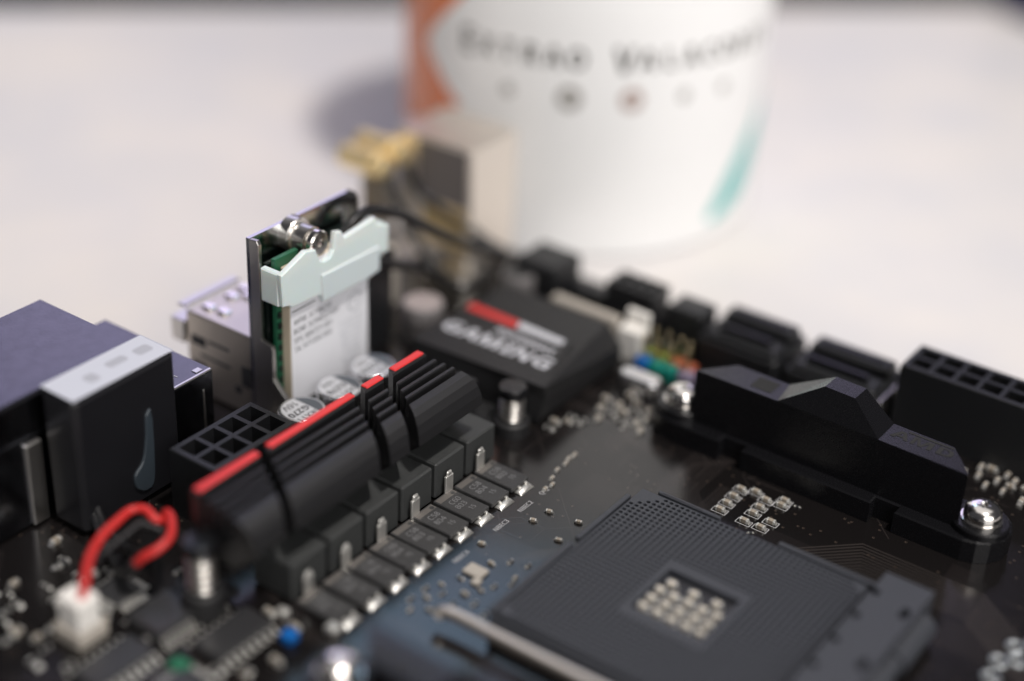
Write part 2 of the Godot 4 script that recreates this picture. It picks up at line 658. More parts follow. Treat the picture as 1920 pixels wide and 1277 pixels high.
func trace(im: Image, hm: Image, pts: Array, w: float, c: Color, hgt := 0.7) -> void:
	var r := maxi(1, int(round(w * PX)))
	for i in pts.size() - 1:
		var a: Vector2 = (pts[i] - Vector2(BX, BZ)) * PX
		var b: Vector2 = (pts[i + 1] - Vector2(BX, BZ)) * PX
		var n := int(maxf(absf(b.x - a.x), absf(b.y - a.y))) + 1
		if absf(b.x - a.x) < 0.5 or absf(b.y - a.y) < 0.5:
			var lo := a.min(b)
			var hi := a.max(b)
			var rc := Rect2i(int(lo.x) - r / 2, int(lo.y) - r / 2, int(hi.x - lo.x) + r, int(hi.y - lo.y) + r)
			im.fill_rect(rc, c)
			hm.fill_rect(rc, Color(hgt, hgt, hgt))
			continue
		for k in n + 1:
			var p := a.lerp(b, float(k) / n)
			var rc := Rect2i(int(p.x) - r / 2, int(p.y) - r / 2, r, r)
			im.fill_rect(rc, c)
			hm.fill_rect(rc, Color(hgt, hgt, hgt))


func build_board() -> void:
	var t := thing("motherboard", "black mini motherboard crowded with soldered parts lying on the white table", "motherboard")
	# board texture: solder mask over copper
	var N := 2040
	var im := Image.create(N, N, false, Image.FORMAT_RGB8)
	var hm := Image.create(N, N, false, Image.FORMAT_L8)
	var base := lin(0.0072, 0.0062, 0.0064)
	var cop := lin(0.024, 0.020, 0.019)
	var pour := lin(0.0115, 0.0094, 0.0094)
	im.fill(base)
	hm.fill(Color(0.3, 0.3, 0.3))
	# copper pours
	for k in 46:
		var x := rng.randf_range(-96, 60)
		var z := rng.randf_range(-74, 80)
		var w := rng.randf_range(4, 16)
		var h := rng.randf_range(4, 14)
		trace(im, hm, [Vector2(x, z), Vector2(x + w, z)], 0.4, pour)
		var rc := Rect2i(int((x - BX) * PX), int((z - BZ) * PX), int(w * PX), int(h * PX))
		im.fill_rect(rc, pour)
		hm.fill_rect(rc, Color(0.62, 0.62, 0.62))
	# slots of bare mask between the pours, right of the power stage
	for k in 9:
		trace(im, hm, [Vector2(-29 + k * 0.7, -30 + k), Vector2(-29 + k * 0.7 + 6, -30 + k + 3), Vector2(-29 + k * 0.7 + 12, -30 + k + 3)], 0.22, base, 0.25)
	# bundles of traces
	for k in 16:
		var o := k * 0.42
		trace(im, hm, [Vector2(-12 + o, -13), Vector2(-12 + o, -18 - o * 0.414), Vector2(-16 + o, -22 - o * 0.414), Vector2(-16 + o, -52)], 0.15, cop)
		trace(im, hm, [Vector2(-13, 1 + o), Vector2(-17 - o * 0.414, 1 + o), Vector2(-21 - o * 0.414, 5 + o), Vector2(-29, 5 + o)], 0.16, cop)
		trace(im, hm, [Vector2(36, -20 + o), Vector2(44 + o, -20 + o), Vector2(60, -4 + o * 0.4)], 0.16, cop)
	for k in 11:
		var o := k * 0.75
		trace(im, hm, [Vector2(10 + o, -13), Vector2(10 + o, -21 + 0.414 * o), Vector2(18 + 0.414 * o, -29 + o), Vector2(38, -29 + o), Vector2(60, -12 + o)], 0.26, lin(0.034, 0.029, 0.027))
	for k in 26:
		# short parallel runs, several lines side by side
		var p0 := Vector2(rng.randf_range(-92, 50), rng.randf_range(-70, 70))
		var run := rng.randf_range(6, 22)
		var jog := rng.randf_range(-5, 5)
		var along := rng.randi_range(0, 1)
		for q in rng.randi_range(4, 10):
			var w := q * 0.36
			if along == 0:
				trace(im, hm, [p0 + Vector2(0, w), p0 + Vector2(run, w), p0 + Vector2(run + absf(jog), w + jog), p0 + Vector2(run + absf(jog) + 8, w + jog)], 0.14, cop)
			else:
				trace(im, hm, [p0 + Vector2(w, 0), p0 + Vector2(w, run), p0 + Vector2(w + jog, run + absf(jog)), p0 + Vector2(w + jog, run + absf(jog) + 8)], 0.14, cop)
	for k in 420:
		var p := Vector2(rng.randf_range(-94, 66), rng.randf_range(-72, 84))
		if p.x > 2 and p.x < 40 and p.y > -36 and p.y < -12:
			continue
		var pts := [p]
		for q in rng.randi_range(2, 4):
			var d: Vector2 = [Vector2(1, 0), Vector2(0, 1), Vector2(1, 1), Vector2(1, -1), Vector2(-1, 0), Vector2(0, -1)][rng.randi_range(0, 5)]
			p += d * rng.randf_range(1.5, 7)
			pts.append(p)
		trace(im, hm, pts, rng.randf_range(0.12, 0.24), cop)
	# vias
	for k in 1500:
		var p := Vector2(rng.randf_range(-96, 68), rng.randf_range(-74, 90))
		trace(im, hm, [p, p + Vector2(0.05, 0)], 0.42, lin(0.05, 0.038, 0.03), 0.8)
		trace(im, hm, [p + Vector2(0.08, 0), p + Vector2(0.1, 0)], 0.17, lin(0.008, 0.007, 0.007), 0.1)
	var pm := mat("solder_mask", Color.WHITE, 0.19, 0.0, 0.55)
	pm.albedo_texture = ImageTexture.create_from_image(im)
	pm.heightmap_enabled = true
	pm.heightmap_texture = ImageTexture.create_from_image(hm)
	pm.heightmap_scale = 0.0008
	var top := SurfaceTool.new()
	top.begin(Mesh.PRIMITIVE_TRIANGLES)
	var q := [Vector2(0, 0), Vector2(1, 0), Vector2(1, 1), Vector2(0, 1)]
	for k in [0, 1, 2, 0, 2, 3]:
		top.set_uv(q[k])
		top.set_normal(Vector3.UP)
		top.add_vertex(Vector3(BX + q[k].x * 170, 0, BZ + q[k].y * 170) * MM)
	var mesh := top.commit()
	mesh.surface_set_material(0, pm)
	var sd := Shape.new()
	for k in 4:
		var a := Vector3(BX + q[k].x * 170, 0, BZ + q[k].y * 170)
		var b := Vector3(BX + q[(k + 1) % 4].x * 170, 0, BZ + q[(k + 1) % 4].y * 170)
		sd.poly([a, b, b + Vector3.DOWN * 1.6, a + Vector3.DOWN * 1.6], (a + b) * 0.5 - Vector3(BX + 85, 0, BZ + 85))
	sd.poly([Vector3(BX, -1.6, BZ), Vector3(BX + 170, -1.6, BZ), Vector3(BX + 170, -1.6, BZ + 170), Vector3(BX, -1.6, BZ + 170)], Vector3.DOWN)
	sd.st.generate_normals()
	mesh = sd.st.commit(mesh)
	mesh.surface_set_material(1, M.mask_edge)
	var bo := MeshInstance3D.new()
	bo.mesh = mesh
	put(t, "circuit_board", bo)
	var bp := Shape.new()
	bp.prism(rounded(-30, -46, 41, 56, 4), -6.0, -1.65, 0.3)
	bp.prism(rounded(-96, -74, -88, -66, 3), -6.0, -1.65, 0.3)
	bp.prism(rounded(-96, 84, -88, 92, 3), -6.0, -1.65, 0.3)
	bp.prism(rounded(62, -74, 70, -66, 3), -6.0, -1.65, 0.3)
	bp.prism(rounded(62, 84, 70, 92, 3), -6.0, -1.65, 0.3)
	obj(t, "backplate", [[bp, M.painted_black_metal]])
	build_socket(t)
	build_power_stage(t)
	build_connectors(t)
	build_ports(t)
	build_small_parts(t)


func build_socket(t: Node3D) -> void:
	var s := Shape.new()
	# lower body with the chamfered corner
	var out := PackedVector2Array([Vector2(-12.4, -15.4), Vector2(-3.0, -15.4), Vector2(-2.6, -15.0), Vector2(9.0, -15.0), Vector2(9.4, -15.6), Vector2(20.0, -15.6), Vector2(20.4, -15.0), Vector2(25.6, -15.0), Vector2(26.0, -14.4), Vector2(26.0, 26.0), Vector2(-15.0, 26.0), Vector2(-15.0, 12.6), Vector2(-15.5, 12.2), Vector2(-15.5, 9.0), Vector2(-15.0, 8.6), Vector2(-15.0, -4), Vector2(-15.4, -4.4), Vector2(-15.4, -9.0), Vector2(-14.9, -9.6), Vector2(-14.9, -12.6)])
	s.prism(out, 0.0, 3.1, 0.2)
	var body := obj(t, "processor_socket", [[s, M.socket_plastic]], "dark grey processor socket with a square opening in its pin field")
	# sliding cover with a real hole for every pin
	var g := Shape.new()
	var skip := PackedInt32Array()
	for i in 39:
		for j in 39:
			var x := -14.0 + i + 0.5
			var z := -14.0 + j + 0.5
			var kind := 0
			if x > -1.4 and x < 13.4 and z > -0.8 and z < 13.6:
				kind = 1
			if x > 0.3 and x < 11.7 and z > 0.9 and z < 11.9:
				kind = 2
			for c in [[-14.0, -14.0, 4.2], [25.0, -14.0, 3.0], [-14.0, 25.0, 3.0], [25.0, 25.0, 3.0]]:
				if absf(x - c[0]) + absf(z - c[1]) < c[2]:
					kind = 1
			skip.append(kind)
	g.cells(-14.0, -14.0, 39, 39, 1.0, 1.0, 3.0, 4.35, 0.37, 0.31, 1.2, 0.25, true, skip)
	# walls of the opening
	for w in [[0.0, 1.0, 12.0, 1.0], [12.0, 1.0, 12.0, 12.0], [12.0, 12.0, 0.0, 12.0], [0.0, 12.0, 0.0, 1.0]]:
		g.poly([Vector3(w[0], 4.35, w[1]), Vector3(w[2], 4.35, w[3]), Vector3(w[2], 3.1, w[3]), Vector3(w[0], 3.1, w[1])], Vector3(6, 4, 6.5) - Vector3(w[0] + w[2], 8, w[1] + w[3]) * 0.5)
	var go := obj(body, "pin_grid", [[g, M.socket_plastic]])
	go.set_meta("kind", "stuff")
	# raised rim strips beside the grid
	var r := Shape.new()
	r.box(Vector3(-11.6, 3.5, -15.3), Vector3(-0.4, 4.55, -14.55), 0.12)
	r.box(Vector3(9.8, 3.5, -15.5), Vector3(25.8, 4.55, -14.55), 0.12)
	r.box(Vector3(-15.35, 3.5, -11.2), Vector3(-14.5, 4.55, 3.5), 0.12)
	r.box(Vector3(-15.4, 3.5, 5.0), Vector3(-14.5, 4.55, 25.8), 0.12)
	obj(body, "rim", [[r, M.socket_plastic]])
	var sl := Shape.new()
	sl.box(Vector3(-10.8, 4.4, -14.95), Vector3(-3.6, 4.58, -14.68), 0.02)
	obj(body, "slot", [[sl, M.ink]])
	# the well with its capacitors
	var fl := Shape.new()
	fl.box(Vector3(0.05, 3.0, 1.05), Vector3(11.95, 3.2, 11.95), 0.02)
	obj(body, "well_floor", [[fl, M.ink]])
	mat("pale_ceramic", Color(0.55, 0.50, 0.41), 0.45)
	var cap := cap_mesh(1.55, 1.0, 1.05, "pale_ceramic")
	var spots := [[1.9, 3.4], [5.7, 3.5], [9.5, 3.4], [1.3, 5.7], [3.7, 5.8], [6.1, 5.7], [8.5, 5.8], [10.8, 5.7], [1.3, 8.1], [3.7, 8.1], [6.1, 8.2], [8.5, 8.1], [10.8, 8.1], [1.3, 10.4], [3.7, 10.4], [6.1, 10.5], [8.5, 10.4], [10.8, 10.4]]
	for p in spots:
		var o := MeshInstance3D.new()
		o.mesh = cap
		o.position = Vector3(p[0], 3.21, p[1]) * MM
		o.rotation.y = rng.randf_range(-0.06, 0.06)
		put(body, "chip_capacitor", o)
	# hinge block at the right with two oval holes and notches
	var h := Shape.new()
	var pl := PackedVector2Array()
	pl.append_array([Vector2(26.6, -16.9), Vector2(34.2, -16.9)])
	for hz in [-9.5, 4.4, 18.3]:
		pl.append(Vector2(34.2, hz - 0.02))
		for k in 13:
			var a := TAU * k / 12.0
			pl.append(Vector2(32.7 + cos(a) * 0.75, hz - sin(a) * 1.45 + (0.012 if k == 12 else -0.012 if k == 0 else 0.0)))
		pl.append(Vector2(34.2, hz + 0.02))
	pl.append_array([Vector2(34.2, 29.5), Vector2(26.6, 29.5)])
	for nz in [22.0, 15.2, 8.5, 1.8, -4.9, -11.5]:
		pl.append_array([Vector2(26.6, nz + 0.75), Vector2(27.9, nz + 0.6), Vector2(27.9, nz - 0.6), Vector2(26.6, nz - 0.75)])
	h.prism(pl, 0.0, 6.0, 0.0)
	obj(body, "hinge_block", [[h, M.socket_plastic]])
	var cam := Shape.new()
	cam.xf = Transform3D(Basis(Vector3.RIGHT, PI / 2), Vector3(34.6, 2.4, 0))
	cam.lathe([Vector2(0, -13.5), Vector2(1.9, -13.5), Vector2(2.1, -13.2), Vector2(2.1, -2.6), Vector2(1.5, -2.4), Vector2(1.5, 1.4), Vector2(2.1, 1.6), Vector2(2.1, 27), Vector2(0, 27)], 20)
	obj(body, "cam_shaft", [[cam, M.socket_plastic]])
	# the bail lever along the near side of the socket
	var lv := Shape.new()
	lv.tube(smooth_path([Vector3(-21.8, 2.2, 29.4), Vector3(-21.0, 2.9, 28.6), Vector3(-18, 3.0, 28.3), Vector3(-9, 3.0, 28.3), Vector3(10, 3.0, 28.0), Vector3(30, 3.0, 27.6), Vector3(35, 2.6, 27.2)], 0.8), 0.95, 14)
	obj(body, "lever", [[lv, M.lever_steel]], "shiny steel locking lever beside the socket")


func cap_mesh(l: float, w: float, h: float, body_mat := "mlcc") -> ArrayMesh:
	var key := "%s %s %s %s" % [l, w, h, body_mat]
	if shapes.has(key):
		return shapes[key]
	var a := Shape.new()
	a.box(Vector3(-l * 0.26, 0.02, -w * 0.48), Vector3(l * 0.26, h * 0.97, w * 0.48), 0.03)
	var b := Shape.new()
	b.box(Vector3(-l / 2, 0, -w / 2), Vector3(-l * 0.255, h, w / 2), 0.09)
	b.box(Vector3(l * 0.255, 0, -w / 2), Vector3(l / 2, h, w / 2), 0.09)
	# solder fillets
	for s in [-1.0, 1.0]:
		b.poly([Vector3(s * l * 0.5, h * 0.6, -w * 0.45), Vector3(s * l * 0.5, h * 0.6, w * 0.45), Vector3(s * l * 0.68, 0.02, w * 0.5), Vector3(s * l * 0.68, 0.02, -w * 0.5)], Vector3(s, 1, 0))
	a.st.generate_normals()
	var m := a.st.commit()
	m.surface_set_material(0, M[body_mat])
	b.st.generate_normals()
	m = b.st.commit(m)
	m.surface_set_material(1, M.tin)
	shapes[key] = m
	return m


func build_power_stage(t: Node3D) -> void:
	# nine transistors
	var rights := [36.2, 30.7, 25.3, 20.0, 14.8, 9.4, 4.0, -1.4, -6.8]
	var marks := ["338", "C58", "C58", "C60", "C58", "C58", "C60", "C58", "C58"]
	for i in 9:
		var z: float = rights[i]
		var n := Node3D.new()
		n.position = Vector3(-36.7, 0, z) * MM
		put(t, "transistor", n)
		var b := Shape.new()
		b.box(Vector3(-3.9, 0.25, -2.35), Vector3(3.9, 1.15, 2.35), 0.14)
		obj(n, "body", [[b, M.chip_epoxy]])
		var bd := Shape.new()
		bd.box(Vector3(-3.6, 1.1, -2.15), Vector3(-2.45, 1.165, 2.15), 0.01)
		obj(n, "band", [[bd, M.chip_band]])
		var dot := Shape.new()
		dot.xf.origin = Vector3(-2.9, 1.166, -1.5)
		dot.lathe([Vector2(0.42, -0.02), Vector2(0.42, 0.012), Vector2(0, 0.012)], 14)
		obj(n, "pin_mark", [[dot, M.chip_epoxy]])
		var l := Shape.new()
		var lp := []
		for k in 9:
			var aa := PI * k / 8.0
			lp.append([4.6 - cos(aa) * 0.78, 0.03 + sin(aa) * 0.5])
		for k in 8:
			for e in [[-1.5, 1.5], [1.5, 1.75], [-1.75, -1.5]]:
				var ya: float = 1.0 if absf(e[0]) < 1.6 else 0.3
				var yb: float = 1.0 if absf(e[1]) < 1.6 else 0.3
				l.poly([Vector3(lp[k][0], lp[k][1] * ya, e[0]), Vector3(lp[k][0], lp[k][1] * yb, e[1]), Vector3(lp[k + 1][0], lp[k + 1][1] * yb, e[1]), Vector3(lp[k + 1][0], lp[k + 1][1] * ya, e[0])], Vector3(lp[k][0] - 4.6, 0.6, 0), 3)
		l.box(Vector3(3.6, 0.3, -1.5), Vector3(4.3, 0.75, -1.0), 0.08)
		l.box(Vector3(3.6, 0.3, 0.3), Vector3(4.3, 0.75, 0.8), 0.08)
		obj(n, "lead", [[l, M.tin]])
		# marks read away from the heatsink side
		text(n, "lettering", marks[i], Vector3(-1.3, 1.17, 0), Vector3(0, 0, -1), Vector3(-1, 0, 0), 1.05, M.chip_print, false, 0.02)
		text(n, "lettering", "80%d" % (3 + i % 2), Vector3(0.2, 1.17, 0.3), Vector3(0, 0, -1), Vector3(-1, 0, 0), 1.05, M.chip_print, false, 0.02)
		text(n, "lettering", "15", Vector3(1.9, 1.17, -0.4), Vector3(0, 0, -1), Vector3(-1, 0, 0), 0.9, M.chip_print, false, 0.02)
	# six chokes with their terminal tabs
	for i in 6:
		var z := 34.6 - i * 8.38
		var n := Node3D.new()
		n.position = Vector3(-45.3, 0, z) * MM
		put(t, "choke", n)
		var b := Shape.new()
		b.box(Vector3(-4.0, 0.3, -3.78), Vector3(4.0, 7.0, 3.78), 0.28)
		obj(n, "core", [[b, M.ferrite]])
	for i in 6:
		var tb := Shape.new()
		var pz: float = [35.9, 27.6, 19.3, 11.1, 2.5, -5.9][i]
		tb.xf.origin = Vector3(-40.45, 0, pz)
		tb.box(Vector3(-0.25, 0.0, -0.98), Vector3(0.25, 4.3, 0.98), 0.12)
		tb.box(Vector3(-0.25, 4.2, -0.62), Vector3(0.25, 5.1, 0.62), 0.2)
		tb.box(Vector3(-0.3, 0.0, -1.3), Vector3(0.9, 0.35, 1.3), 0.1)
		obj(t, "terminal_tab", [[tb, M.tin]])
	# four solid capacitors
	for k in [[-66.6, 8.3], [-66.6, -1.1], [-66.8, -10.0]]:
		can(t, Vector3(k[0], 0, k[1]), 4.05, 9.0, true)
	# 8 pin power socket
	var p := Shape.new()
	p.cells(-70.6, 16.1, 2, 4, 4.25, 4.15, 0.0, 12.0, 1.72, 1.66, 9.0, 0.65)
	var ps := obj(t, "power_socket", [[p, M.header_plastic]], "black eight hole processor power socket behind the striped heatsink")
	for i in 2:
		for j in 4:
			var c := Shape.new()
			c.box(Vector3(-70.6 + (i + 0.5) * 4.25 - 0.5, 2.9, 16.1 + (j + 0.5) * 4.15 - 0.5), Vector3(-70.6 + (i + 0.5) * 4.25 + 0.5, 8.0, 16.1 + (j + 0.5) * 4.15 + 0.5), 0.15)
			obj(ps, "contact", [[c, M.brass_contact]])


func can(t: Node3D, at: Vector3, r: float, h: float, printed: bool, lid := "can_top", side := "can_side") -> Node3D:
	var n := Node3D.new()
	n.position = at * MM
	put(t, "capacitor", n)
	var s := Shape.new()
	s.lathe([Vector2(r * 0.92, 0.6), Vector2(r, 1.0), Vector2(r, 1.6), Vector2(r * 0.95, 2.0), Vector2(r, 2.4), Vector2(r, h - 0.6), Vector2(r * 0.985, h - 0.3), Vector2(r * 0.95, h - 0.08), Vector2(r * 0.9, h), Vector2(r * 0.86, h - 0.02)], 40, true)
	obj(n, "can", [[s, M[side]]])
	var c := Shape.new()
	c.lathe([Vector2(r * 0.86, h - 0.02), Vector2(0, h - 0.02)], 40)
	obj(n, "lid", [[c, M[lid]]])
	var b := Shape.new()
	b.box(Vector3(-r * 1.02, 0, -r * 1.02), Vector3(r * 1.02, 0.75, r * 1.02), 0.2)
	obj(n, "seat", [[b, M.header_plastic]])
	if printed:
		# dark segment that marks the negative side
		var seg := PackedVector2Array()
		for k in 17:
			var a := lerpf(-PI + 0.42, -0.42, k / 16.0)
			seg.append(Vector2(cos(a), sin(a)) * r * 0.85)
		var m := Shape.new()
		m.prism(seg, h - 0.03, h, 0.0)
		obj(n, "mark", [[m, M.can_mark]])
		text(n, "lettering", "5KX11", Vector3(2.15, h, 0.75), Vector3(0, 0, 1), Vector3(1, 0, 0), 1.25, M.ink, false, 0.03)
		text(n, "lettering", "G270", Vector3(0.15, h, 1.0), Vector3(0, 0, 1), Vector3(1, 0, 0), 1.35, M.ink, true, 0.03)
		text(n, "lettering", "16V", Vector3(-1.95, h, 0.75), Vector3(0, 0, 1), Vector3(1, 0, 0), 1.35, M.ink, false, 0.03)
	return n


func build_connectors(t: Node3D) -> void:
	# long power connector at the far edge
	var a := Shape.new()
	a.cells(7.6, -70.9, 12, 2, 4.2, 3.75, 0.0, 13.4, 1.7, 1.45, 9.5, 0.7)
	a.box(Vector3(5.9, 0.0, -69.6), Vector3(6.95, 8.6, -65.2), 0.15)
	var ao := obj(t, "main_power_connector", [[a, M.header_plastic]], "long black two row power connector at the right edge of the board")
	for i in 12:
		for j in 2:
			var c := Shape.new()
			var x := 7.6 + (i + 0.5) * 4.2
			var z := -70.9 + (j + 0.5) * 3.75
			c.box(Vector3(x - 0.5, 3.8, z - 0.5), Vector3(x + 0.5, 9.0, z + 0.5), 0.15)
			obj(ao, "contact", [[c, M.brass_contact]])
	# two pairs of drive sockets
	for k in [[-31.2, -14.6], [-13.2, 4.6]]:
		var n := Node3D.new()
		put(t, "drive_socket", n)
		var s := Shape.new()
		s.prism(rounded(k[0], -72.6, k[1], -59.4, 1.2, 4), 0.0, 6.4, 0.3)
		s.box(Vector3(k[0] + 1.2, 6.3, -71.6), Vector3(k[1] - 1.2, 8.6, -67.4), 0.5)
		s.box(Vector3(k[0] + 0.8, 6.3, -65.2), Vector3(k[1] - 0.8, 7.6, -60.2), 0.5)
		obj(n, "housing", [[s, M.header_plastic]])
		for q in [-69.5, -62.7]:
			var m := Shape.new()
			m.box(Vector3(k[0] + 3, 6.5, q - 0.5), Vector3(k[1] - 3, 8.9, q + 0.5), 0.1)
			obj(n, "tongue", [[m, M.matte_black_plastic]])
			var cl := Shape.new()
			cl.box(Vector3(k[0] + 5, 7.0, q - 0.9), Vector3(k[0] + 7.5, 8.4, q - 0.55), 0.05)
			obj(n, "latch", [[cl, M.painted_black_metal]])
	var side := Shape.new()
	side.box(Vector3(4.7, 0.0, -71.4), Vector3(5.2, 6.0, -60.6), 0.1)
	obj(t, "shield_strip", [[side, M.steel]])
	# black headers behind the chipset heatsink
	var h := Shape.new()
	h.cells(-52.2, -67.5, 4, 2, 2.4, 2.6, 0.0, 9.5, 0.9, 0.95, 5.0, 0.5)
	obj(t, "black_header", [[h, M.header_plastic]])
	h = Shape.new()
	h.box(Vector3(-62, 0, -69), Vector3(-53.5, 4.2, -64.5), 0.3)
	h.box(Vector3(-39.4, 0, -68.4), Vector3(-31.8, 8.8, -62.2), 0.4)
	obj(t, "black_header", [[h, M.header_plastic]])
	# cream strip and white fan header
	h = Shape.new()
	h.box(Vector3(-59.5, 0, -55.4), Vector3(-44.6, 7.4, -53.0), 0.4)
	obj(t, "cream_connector", [[h, M.cream]])
	h = Shape.new()
	h.box(Vector3(-43.9, 0, -56.6), Vector3(-39.2, 6.6, -52.6), 0.3)
	h.box(Vector3(-43.9, 6.5, -56.6), Vector3(-39.2, 9.2, -55.4), 0.2)
	obj(t, "white_fan_header", [[h, M.plug_white]])
	# coloured front panel pins
	var cols := [["blue_plastic", -37.4, -52.0], ["teal_plastic", -34.6, -52.0], ["teal_plastic", -32.0, -52.2], ["lime_plastic", -37.4, -55.4], ["lime_plastic", -34.6, -55.4], ["orange_plastic", -31.8, -55.2], ["orange_plastic", -29.6, -54.8], ["violet_plastic", -28.6, -52.4]]
	for c in cols:
		var n := Node3D.new()
		n.position = Vector3(c[1], 0, c[2]) * MM
		put(t, "panel_pin", n)
		var b := Shape.new()
		b.box(Vector3(-1.3, 0, -1.3), Vector3(1.3, 2.8, 1.3), 0.25)
		obj(n, "base", [[b, M[c[0]]]])
		b = Shape.new()
		b.box(Vector3(-0.32, 2.7, -0.32), Vector3(0.32, 7.5, 0.32), 0.1)
		obj(n, "pin", [[b, M.brass_contact]])
	# crystal can
	h = Shape.new()
	h.prism(rounded(-38.2, -47.2, -29.6, -43.2, 1.95, 8), 0.3, 3.4, 0.5, false)
	obj(t, "crystal", [[h, M.can_side]])
	# round solder rings of a slot at the right
	for p in [[46.3, -20.2], [45.6, -15.6], [47.6, -17.4], [46.0, -11.6], [48.4, -22.6]]:
		var r := Shape.new()
		r.xf.origin = Vector3(p[0], 0, p[1])
		r.lathe([Vector2(1.55, 0.02), Vector2(1.45, 0.3), Vector2(1.15, 0.42), Vector2(0.85, 0.3), Vector2(0.75, 0.02)], 22, true)
		obj(t, "solder_ring", [[r, M.dull_ring]])


func build_ports(t: Node3D) -> void:
	# double USB port
	var n := Node3D.new()
	put(t, "usb_port", n)
	var s := Shape.new()
	s.box(Vector3(-95.6, 0.4, -7.4), Vector3(-80.0, 16.2, 5.9), 0.35)
	obj(n, "shell", [[s, mat("usb_shell", Color(0.66, 0.60, 0.53), 0.34, 0.92)]])
	s = Shape.new()
	s.box(Vector3(-99.2, 9.4, 2.0), Vector3(-96.0, 13.8, 6.1), 0.15)
	obj(n, "flange", [[s, M.steel]])
	s = Shape.new()
	s.box(Vector3(-97.6, 16.3, -7.6), Vector3(-95.7, 16.9, 5.8), 0.15)
	obj(n, "front_lip", [[s, M.steel]])
	for k in [[-92.6, -2.5], [-92.8, 2.8], [-89.6, 2.4], [-90.4, -4.4], [-93, -6]]:
		s = Shape.new()
		s.box(Vector3(k[0] - 1.2, 16.15, k[1] - 0.9), Vector3(k[0] + 1.0, 16.75, k[1] + 0.9), 0.2)
		obj(n, "spring_tongue", [[s, M.chrome]])
	for k in [[-94.4, 10.2, -91.0, 12.0], [-90.4, 11.5, -85.4, 12.0], [-92.4, 8.2, -85.2, 8.7], [-94.4, 3.8, -91.2, 7.0], [-82.6, 6.0, -80.4, 10.0], [-84.2, 4.2, -82.8, 5.6]]:
		s = Shape.new()
		s.box(Vector3(k[0], k[1], 5.85), Vector3(k[2], k[3], 5.96), 0.02)
		obj(n, "slot", [[s, M.ink]])
	# lower display port in front of it
	n = Node3D.new()
	put(t, "display_port", n)
	s = Shape.new()
	s.box(Vector3(-104.0, 0.3, 16.3), Vector3(-78.4, 15.95, 36.0), 0.45)
	obj(n, "shell", [[s, M.dark_shell]])
	s = Shape.new()
	s.box(Vector3(-80.3, 15.95, 18.0), Vector3(-79.2, 16.1, 19.4), 0.03)
	s.box(Vector3(-79.0, 15.7, 16.7), Vector3(-78.3, 16.06, 34.0), 0.2)
	s.box(Vector3(-78.45, 4, 18.6), Vector3(-78.3, 13, 19.0), 0.05)
	obj(n, "edge", [[s, M.steel]])
	text(n, "lettering", "PAD'1", Vector3(-81.0, 16.02, 23.4), Vector3(0, 0, -1), Vector3(-1, 0, 0), 0.8, M.print_silver, false, 0.02)
	# tall black stack beside it
	n = Node3D.new()
	put(t, "tall_port", n)
	s = Shape.new()
	s.box(Vector3(-107.2, 16.1, 26.6), Vector3(-84.8, 23.0, 62.0), 0.5)
	s.box(Vector3(-107.0, 0.3, 37.0), Vector3(-85.0, 16.15, 61.8), 0.3)
	obj(n, "housing", [[s, M.dark_shell]])
	s = Shape.new()
	s.box(Vector3(-85.3, 0.4, 46.6), Vector3(-84.4, 15.0, 49.6), 0.2)
	s.box(Vector3(-85.2, 8.6, 56.0), Vector3(-84.6, 10.4, 57.4), 0.2)
	obj(n, "shell_tab", [[s, M.steel]])
	# network port box at the far corner
	n = Node3D.new()
	put(t, "network_port", n)
	s = Shape.new()
	s.box(Vector3(-103.0, 0.4, -75.6), Vector3(-84.2, 27.4, -60.2), 0.4)
	obj(n, "shell", [[s, mat("port_shell", Color(0.80, 0.74, 0.67), 0.36, 0.86)]])
	s = Shape.new()
	s.box(Vector3(-97.6, 14.5, -60.25), Vector3(-85.2, 26.6, -60.05), 0.03)
	obj(n, "window", [[s, mat("grey_window", Color(0.14, 0.125, 0.12), 0.5)]])
	s = Shape.new()
	s.box(Vector3(-96.0, 5.0, -60.25), Vector3(-85.6, 14.0, -60.0), 0.05)
	obj(n, "insert", [[s, mat("ochre_plastic", Color(0.50, 0.37, 0.18), 0.5)]])
	# gold aerial sockets on their plate
	n = Node3D.new()
	put(t, "aerial_socket_plate", n)
	s = Shape.new()
	s.box(Vector3(-104.0, 0.2, -60.0), Vector3(-103.3, 21.5, -50.0), 0.2)
	obj(n, "plate", [[s, M.steel]])
	for k in [[22.0, -52.6], [23.2, -57.8]]:
		s = Shape.new()
		s.xf = Transform3D(Basis(Vector3(0, 0, 1), PI / 2), Vector3(-103.6, k[0], k[1]))
		s.lathe([Vector2(0, -4.4), Vector2(1.9, -4.4), Vector2(2.3, -4.1), Vector2(2.4, -2.0), Vector2(2.9, -1.8), Vector2(2.9, 0.4), Vector2(2.4, 0.6), Vector2(2.4, 6.6), Vector2(2.1, 7.0), Vector2(1.7, 7.0), Vector2(1.7, 4.0), Vector2(0, 4.0)], 26)
		obj(n, "gold_socket", [[s, M.gold]])
	# plain black audio block between
	n = Node3D.new()
	put(t, "slot_socket", n)
	s = Shape.new()
	s.box(Vector3(-86.5, 0.2, -29.5), Vector3(-78.6, 17.8, -18.0), 0.4)
	s.box(Vector3(-80.0, 17.6, -29.8), Vector3(-78.4, 20.0, -27.2), 0.3)
	obj(n, "housing", [[s, M.header_plastic]])


func smd(t: Node3D, x: float, z: float, l: float, turn: float, kind := "mlcc") -> void:
	var o := MeshInstance3D.new()
	o.mesh = cap_mesh(l, l * 0.52, l * (0.5 if kind == "mlcc" else 0.34), kind)
	o.position = Vector3(x, 0.01, z) * MM
	o.rotation.y = turn + rng.randf_range(-0.04, 0.04)
	put(t, "chip_capacitor" if kind == "mlcc" else "chip_resistor", o)


